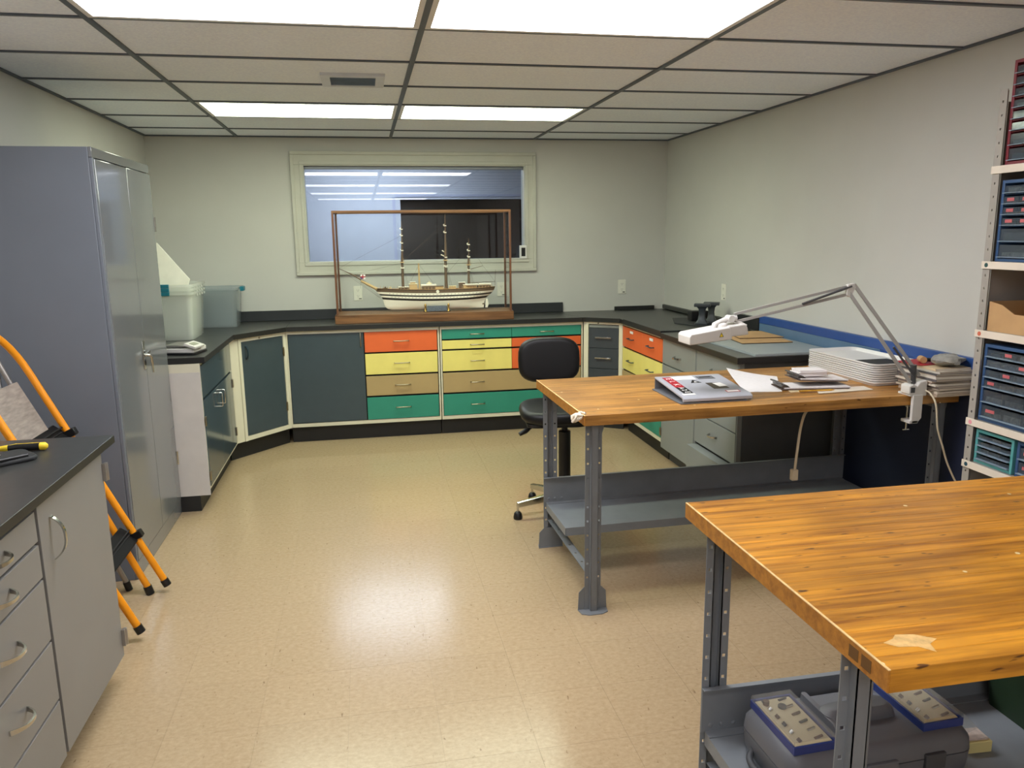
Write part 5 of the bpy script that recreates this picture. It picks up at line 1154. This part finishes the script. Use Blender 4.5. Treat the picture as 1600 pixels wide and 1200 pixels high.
# ================================================================== WALL SHELF UNIT WITH PARTS CABINETS
SX, SY0, SY1 = 2.33, 1.965, 2.615
sh = thing('shelf_unit', 'grey perforated steel shelf unit with cream shelf edges at the right edge', 'shelf', (SX, SY0, 0))
shw = SY1 - SY0; shd = XR - SX - 0.006
def angle_post(x, y, sx_, sy_):
    mb = MB(); w_ = 0.034; zs = [0.06 + 0.0485 * k for k in range(43)]
    # flange facing the room (plane x) and flange across (plane y), both with holes
    def strip(ax):
        z = 0.0; h_ = 0.008
        for hz in zs + [None]:
            z1_ = 2.14 if hz is None else hz - h_ / 2
            for part in ((0, 1, z, z1_),) + (() if hz is None else ((0, 0.4, hz - h_ / 2, hz + h_ / 2), (0.6, 1, hz - h_ / 2, hz + h_ / 2))):
                a, b_, c, d_ = part
                if ax == 'x': ya, yb_ = sorted((y + sy_ * w_ * a, y + sy_ * w_ * b_)); mb.box(min(x, x + sx_ * 0.002), max(x, x + sx_ * 0.002), ya, yb_, c, d_)
                else: xa, xb = sorted((x + sx_ * (0.002 + (w_ - 0.002) * a), x + sx_ * (0.002 + (w_ - 0.002) * b_))); mb.box(xa, xb, min(y, y + sy_ * 0.002), max(y, y + sy_ * 0.002), c, d_)
            if hz is not None: z = hz + h_ / 2
    strip('x'); strip('y')
    return build('post', mb, SHELFG, sh)
for x, sx_ in ((0.0, 1), (shd, -1)):
    for y, sy_ in ((0.0, 1), (shw, -1)): angle_post(x, y, sx_, sy_)
build('end_sheet', MB().box(0.036, shd - 0.036, shw - 0.003, shw - 0.001, 0.02, 2.10), SHELFG, sh)
build('back_sheet', MB().box(shd - 0.004, shd - 0.0025, 0.046, shw - 0.046, 0.02, 2.10), SHELFG, sh)
SZ = [(1.868, None), (1.518, (34, 74, 72)), (1.256, (206, 106, 78)), (0.905, (226, 150, 158)), (0.733, (30, 70, 84)), (0.40, None), (0.12, None)]
for z, dot in SZ:
    p = build('shelf', MB().box(0.0, shd - 0.005, 0.003, shw - 0.004, z - 0.006, z), SHELFG, sh)
    build('shelf_edge', MB().box(-0.006, -0.0005, 0.0, shw + 0.002, z - 0.027, z + 0.001), SHELFW, p, bevel=0.001)
    if dot: build('dot_sticker', MB().cyl((-0.0068, shw - 0.022, z - 0.013), (-0.0058, shw - 0.022, z - 0.013), 0.0085, n=16), mat('dot_%d' % dot[0], dot, 0.6), p)
def parts_cabinet(label, frame, y1, z0, z1, rows, width=0.30, depth=0.16, x=None, labels=()):
    """rows: list of (relative height, columns) from the top"""
    x = SX + 0.012 if x is None else x
    t = thing('parts_cabinet', label, 'parts cabinet', (x, y1, z0 + 0.0006), -PI / 2)
    H = z1 - z0; e = 0.012
    m = MB().box(0, e, 0, depth, 0, H).box(width - e, width, 0, depth, 0, H).box(e, width - e, 0, depth, 0, e).box(e, width - e, 0, depth, H - e, H).box(e, width - e, depth - 0.004, depth, e, H - e)
    build('frame', m, frame, t, bevel=0.001)
    tot = sum(r[0] for r in rows); z = H - e; rowm = MB(); k = 0
    for rh, nc in rows:
        hh = (H - 2 * e) * rh / tot
        if z < H - e - 0.001: rowm.box(e, width - e, 0.004, depth - 0.004, z - 0.0015, z + 0.0015)
        cwid = (width - 2 * e) / nc
        for c in range(nc):
            xa, xb = e + c * cwid + 0.0015, e + (c + 1) * cwid - 0.0015
            dz0, dz1 = z - hh + 0.003, z - 0.003
            d_ = build('drawer', MB().box(xa, xb, 0.002, 0.0035, dz0, dz1 - 0.006).box(xa, xb, 0.0035, depth - 0.01, dz0, dz0 + 0.0015), DRAWERC, t)
            build('pull_lip', MB().box(xa, xb, -0.010, 0.004, dz0, dz0 + 0.0025), mat('drawer_lip', (132, 150, 166), 0.35), d_)
            build('contents', MB().box(xa + 0.004, xb - 0.004, 0.012, depth - 0.03, dz0 + 0.002, dz0 + (dz1 - dz0) * random.uniform(0.35, 0.7)), mat('bits_%d' % random.randint(0, 4), [(70, 66, 62), (96, 84, 72), (60, 62, 66), (120, 112, 100), (52, 46, 44)][random.randint(0, 4)], 0.5, metal=0.2, var=0.6, scale=90), d_)
            if (k in labels): build('label', MB().box(xa + (xb - xa) * 0.22, xb - (xb - xa) * 0.3, 0.0008, 0.0018, (dz0 + dz1) / 2 - 0.006, (dz0 + dz1) / 2 + 0.006), mat('pink_label', (190, 96, 100), 0.6), d_)
            k += 1
        z -= hh
    build('row_rails', rowm, frame, t)
    return t
yc1 = SY1 - 0.040
parts_cabinet('dark red small-parts drawer cabinet on the top shelf', REDF, yc1, 1.869, 2.235, [(1, 4)] * 6 + [(1.3, 4), (1.35, 4)])
parts_cabinet('blue small-parts drawer cabinet on the second shelf from the top', BLUEF, yc1, 1.519, 1.815, [(1, 4), (1, 4), (1, 4), (1, 4), (1.5, 2), (1.5, 2)], labels=(4, 5, 8, 9, 12, 13))
parts_cabinet('blue small-parts drawer cabinet below the brown cardboard box', BLUEF, yc1 + 0.002, 0.906, 1.205, [(1, 4), (1, 4), (1, 4), (1, 4), (1.5, 3), (1.5, 3)], labels=(1, 6, 9, 12, 19))
parts_cabinet('small teal-framed drawer cabinet on the lowest visible shelf', TEALF, yc1 + 0.002, 0.734, 0.868, [(1, 3)] * 4, width=0.185)
parts_cabinet('blue drawer cabinet beside the small teal one', BLUEF, yc1 + 0.002 - 0.20, 0.734, 0.868, [(1, 3)] * 2, width=0.25, labels=(0, 3))
cb = thing('cardboard_box', 'open brown cardboard box with scooped front on the shelf', 'box', (SX + 0.012, yc1 + 0.002, 1.2566), -PI / 2)
Wc, Dc = 0.34, 0.24
build('front_flap', MB().prism([(0, 0), (Wc, 0), (Wc, 0.10), (0.30, 0.10), (0.22, 0.072), (0.12, 0.072), (0.06, 0.102), (0, 0.112)], 0, 0.004, 'y'), CARD, cb)
build('side_wall', MB().box(0, 0.004, 0.004, Dc, 0, 0.112), CARD, cb); build('side_wall', MB().box(Wc - 0.004, Wc, 0.004, Dc, 0, 0.112), CARD, cb)
build('back_wall', MB().box(0.004, Wc - 0.004, Dc - 0.004, Dc, 0, 0.112), CARD, cb); build('bottom', MB().box(0.004, Wc - 0.004, 0.004, Dc - 0.004, 0, 0.003), CARD, cb)
single('dark_roll', 'dark roll of wire poking out of the cardboard box', 'wire', MB().tube([(0.06 * math.cos(a), 0.05 * math.sin(a), 0.012 * math.sin(3 * a) + 0.002 * a) for a in [k * 0.35 for k in range(56)]], 0.004, 6), mat('wire_dark', (54, 46, 42), 0.4, metal=0.4), smooth=60).location = (SX + 0.13, yc1 - 0.12, 1.345)

# ================================================================== NEAR BENCH SHELF ITEMS
zs_ = 0.25 + 0.0006
tb = thing('tool_case', 'grey plastic tool case with rotary bits tray on the near bench shelf', 'tool case', (1.225, 1.655, zs_), math.radians(2))
def rr3(x0, x1, y0, y1, r, z): return [(x, y, z) for x, y in rrect(x0, x1, y0, y1, r, 4)]
build('lower_shell', MB().loft([rr3(-0.255, 0.255, -0.115, 0.115, 0.035, 0), rr3(-0.265, 0.265, -0.125, 0.125, 0.04, 0.02), rr3(-0.268, 0.268, -0.128, 0.128, 0.04, 0.068)]), GBOX, tb, smooth=40)
build('lid_shell', MB().loft([rr3(-0.268, 0.268, -0.128, 0.128, 0.04, 0.0715), rr3(-0.265, 0.265, -0.126, 0.126, 0.04, 0.10), rr3(-0.25, 0.25, -0.112, 0.112, 0.035, 0.122), rr3(-0.24, 0.24, -0.10, 0.10, 0.03, 0.126)]), GBOX, tb, smooth=40)
build('seam', MB().loft([rr3(-0.264, 0.264, -0.124, 0.124, 0.04, 0.067), rr3(-0.264, 0.264, -0.124, 0.124, 0.04, 0.0725)]), GBOXD, tb)
build('handle', MB().loft([rr3(-0.095, 0.11, -0.028, 0.028, 0.02, 0.124), rr3(-0.10, 0.10, -0.03, 0.03, 0.025, 0.15), rr3(-0.085, 0.085, -0.022, 0.022, 0.02, 0.162)]), GBOX, tb, smooth=50)
build('handle_saddle', MB().loft([rr3(-0.105, -0.085, -0.10, 0.10, 0.008, 0.122), rr3(-0.10, -0.085, -0.05, 0.10, 0.006, 0.148)]), GBOX, tb, smooth=40)
build('latch', MB().box(-0.06, 0.03, -0.136, -0.124, 0.03, 0.085), GBOX, tb, bevel=0.003); build('latch', MB().box(0.11, 0.17, -0.136, -0.124, 0.04, 0.085), GBOXD, tb, bevel=0.003)
build('end_bracket', MB().tube(curve([(-0.262, 0.06, 0.03), (-0.285, 0.03, 0.02), (-0.285, -0.03, 0.02), (-0.25, -0.10, 0.012)]), 0.009, 8), GBOXD, tb, smooth=60)
def bits_tray(x0, x1, y0, y1, z):
    tr_ = build('tray', MB().box(x0, x1, y0, y0 + 0.006, z, z + 0.022).box(x0, x1, y1 - 0.006, y1, z, z + 0.022).box(x0, x0 + 0.006, y0 + 0.006, y1 - 0.006, z, z + 0.022).box(x1 - 0.006, x1, y0 + 0.006, y1 - 0.006, z, z + 0.022).box(x0 + 0.006, x1 - 0.006, y0 + 0.006, y1 - 0.006, z, z + 0.004), NAVYP, tb, bevel=0.001)
    ins = build('insert', MB().box(x0 + 0.008, x1 - 0.008, y0 + 0.008, y1 - 0.008, z + 0.0045, z + 0.020), CREAMP, tr_, bevel=0.003)
    xm = (x0 + x1) / 2
    for k in range(6):
        yy = y0 + 0.024 + k * (y1 - y0 - 0.045) / 5
        build('bit', MB().cyl((xm + 0.012, yy, z + 0.021), (xm + 0.036, yy + 0.004, z + 0.023), 0.0035, n=8).cyl((xm - 0.035, yy, z + 0.020), (xm - 0.028, yy, z + 0.026), 0.006, n=10), [BROWN, CHROME, GBOXD][k % 3], ins, smooth=40)
    build('grinding_wheel', MB().cyl((xm + 0.005, y1 - 0.05, z + 0.020), (xm + 0.005, y1 - 0.05, z + 0.026), 0.011, n=14), GBOXD, ins); build('grinding_wheel', MB().cyl((xm - 0.03, y1 - 0.03, z + 0.020), (xm - 0.03, y1 - 0.03, z + 0.032), 0.008, n=14), BROWN, ins)
    build('cover', MB().box(x0 + 0.002, x1 - 0.002, y0 + 0.002, y1 - 0.002, z + 0.034, z + 0.0355).box(x0 + 0.001, x0 + 0.0025, y0 + 0.002, y1 - 0.002, z + 0.023, z + 0.034), CLEARP, tr_)
bits_tray(-0.248, -0.128, -0.105, 0.105, 0.1245); bits_tray(0.125, 0.245, -0.10, 0.105, 0.1245)
nb = thing('notepad_box', 'small pale yellow box with clear film beside the tool case', 'box', (1.57, 1.635, zs_), math.radians(-3))
build('body', MB().box(-0.035, 0.04, -0.03, 0.03, 0, 0.032), mat('pale_yellow', (214, 202, 140), 0.7), nb, bevel=0.001)
build('contents', MB().box(-0.03, 0.035, -0.024, 0.025, 0.0322, 0.038), mat('putty', (190, 176, 168), 0.7, var=0.2, scale=60), nb, bevel=0.003)
build('film', MB().prism([(-0.035, 0.0325), (0.02, 0.052), (-0.028, 0.10)], 0.0, 0.0015, 'y'), CLEARP, nb)
gbn = thing('storage_bin', 'dark green lidded bin at the right of the near bench shelf', 'bin', (1.98, 1.665, zs_))
build('bin_body', MB().loft([rr3(-0.21, 0.21, -0.14, 0.14, 0.02, 0), rr3(-0.235, 0.235, -0.155, 0.155, 0.02, 0.34)]), GREENB, gbn, smooth=40)
build('lid', MB().prism(rrect(-0.245, 0.245, -0.165, 0.165, 0.02), 0.341, 0.365), GREENB, gbn, bevel=0.004)
build('rib', MB().box(-0.06, -0.05, -0.162, -0.150, 0.03, 0.34), GREENB, gbn)
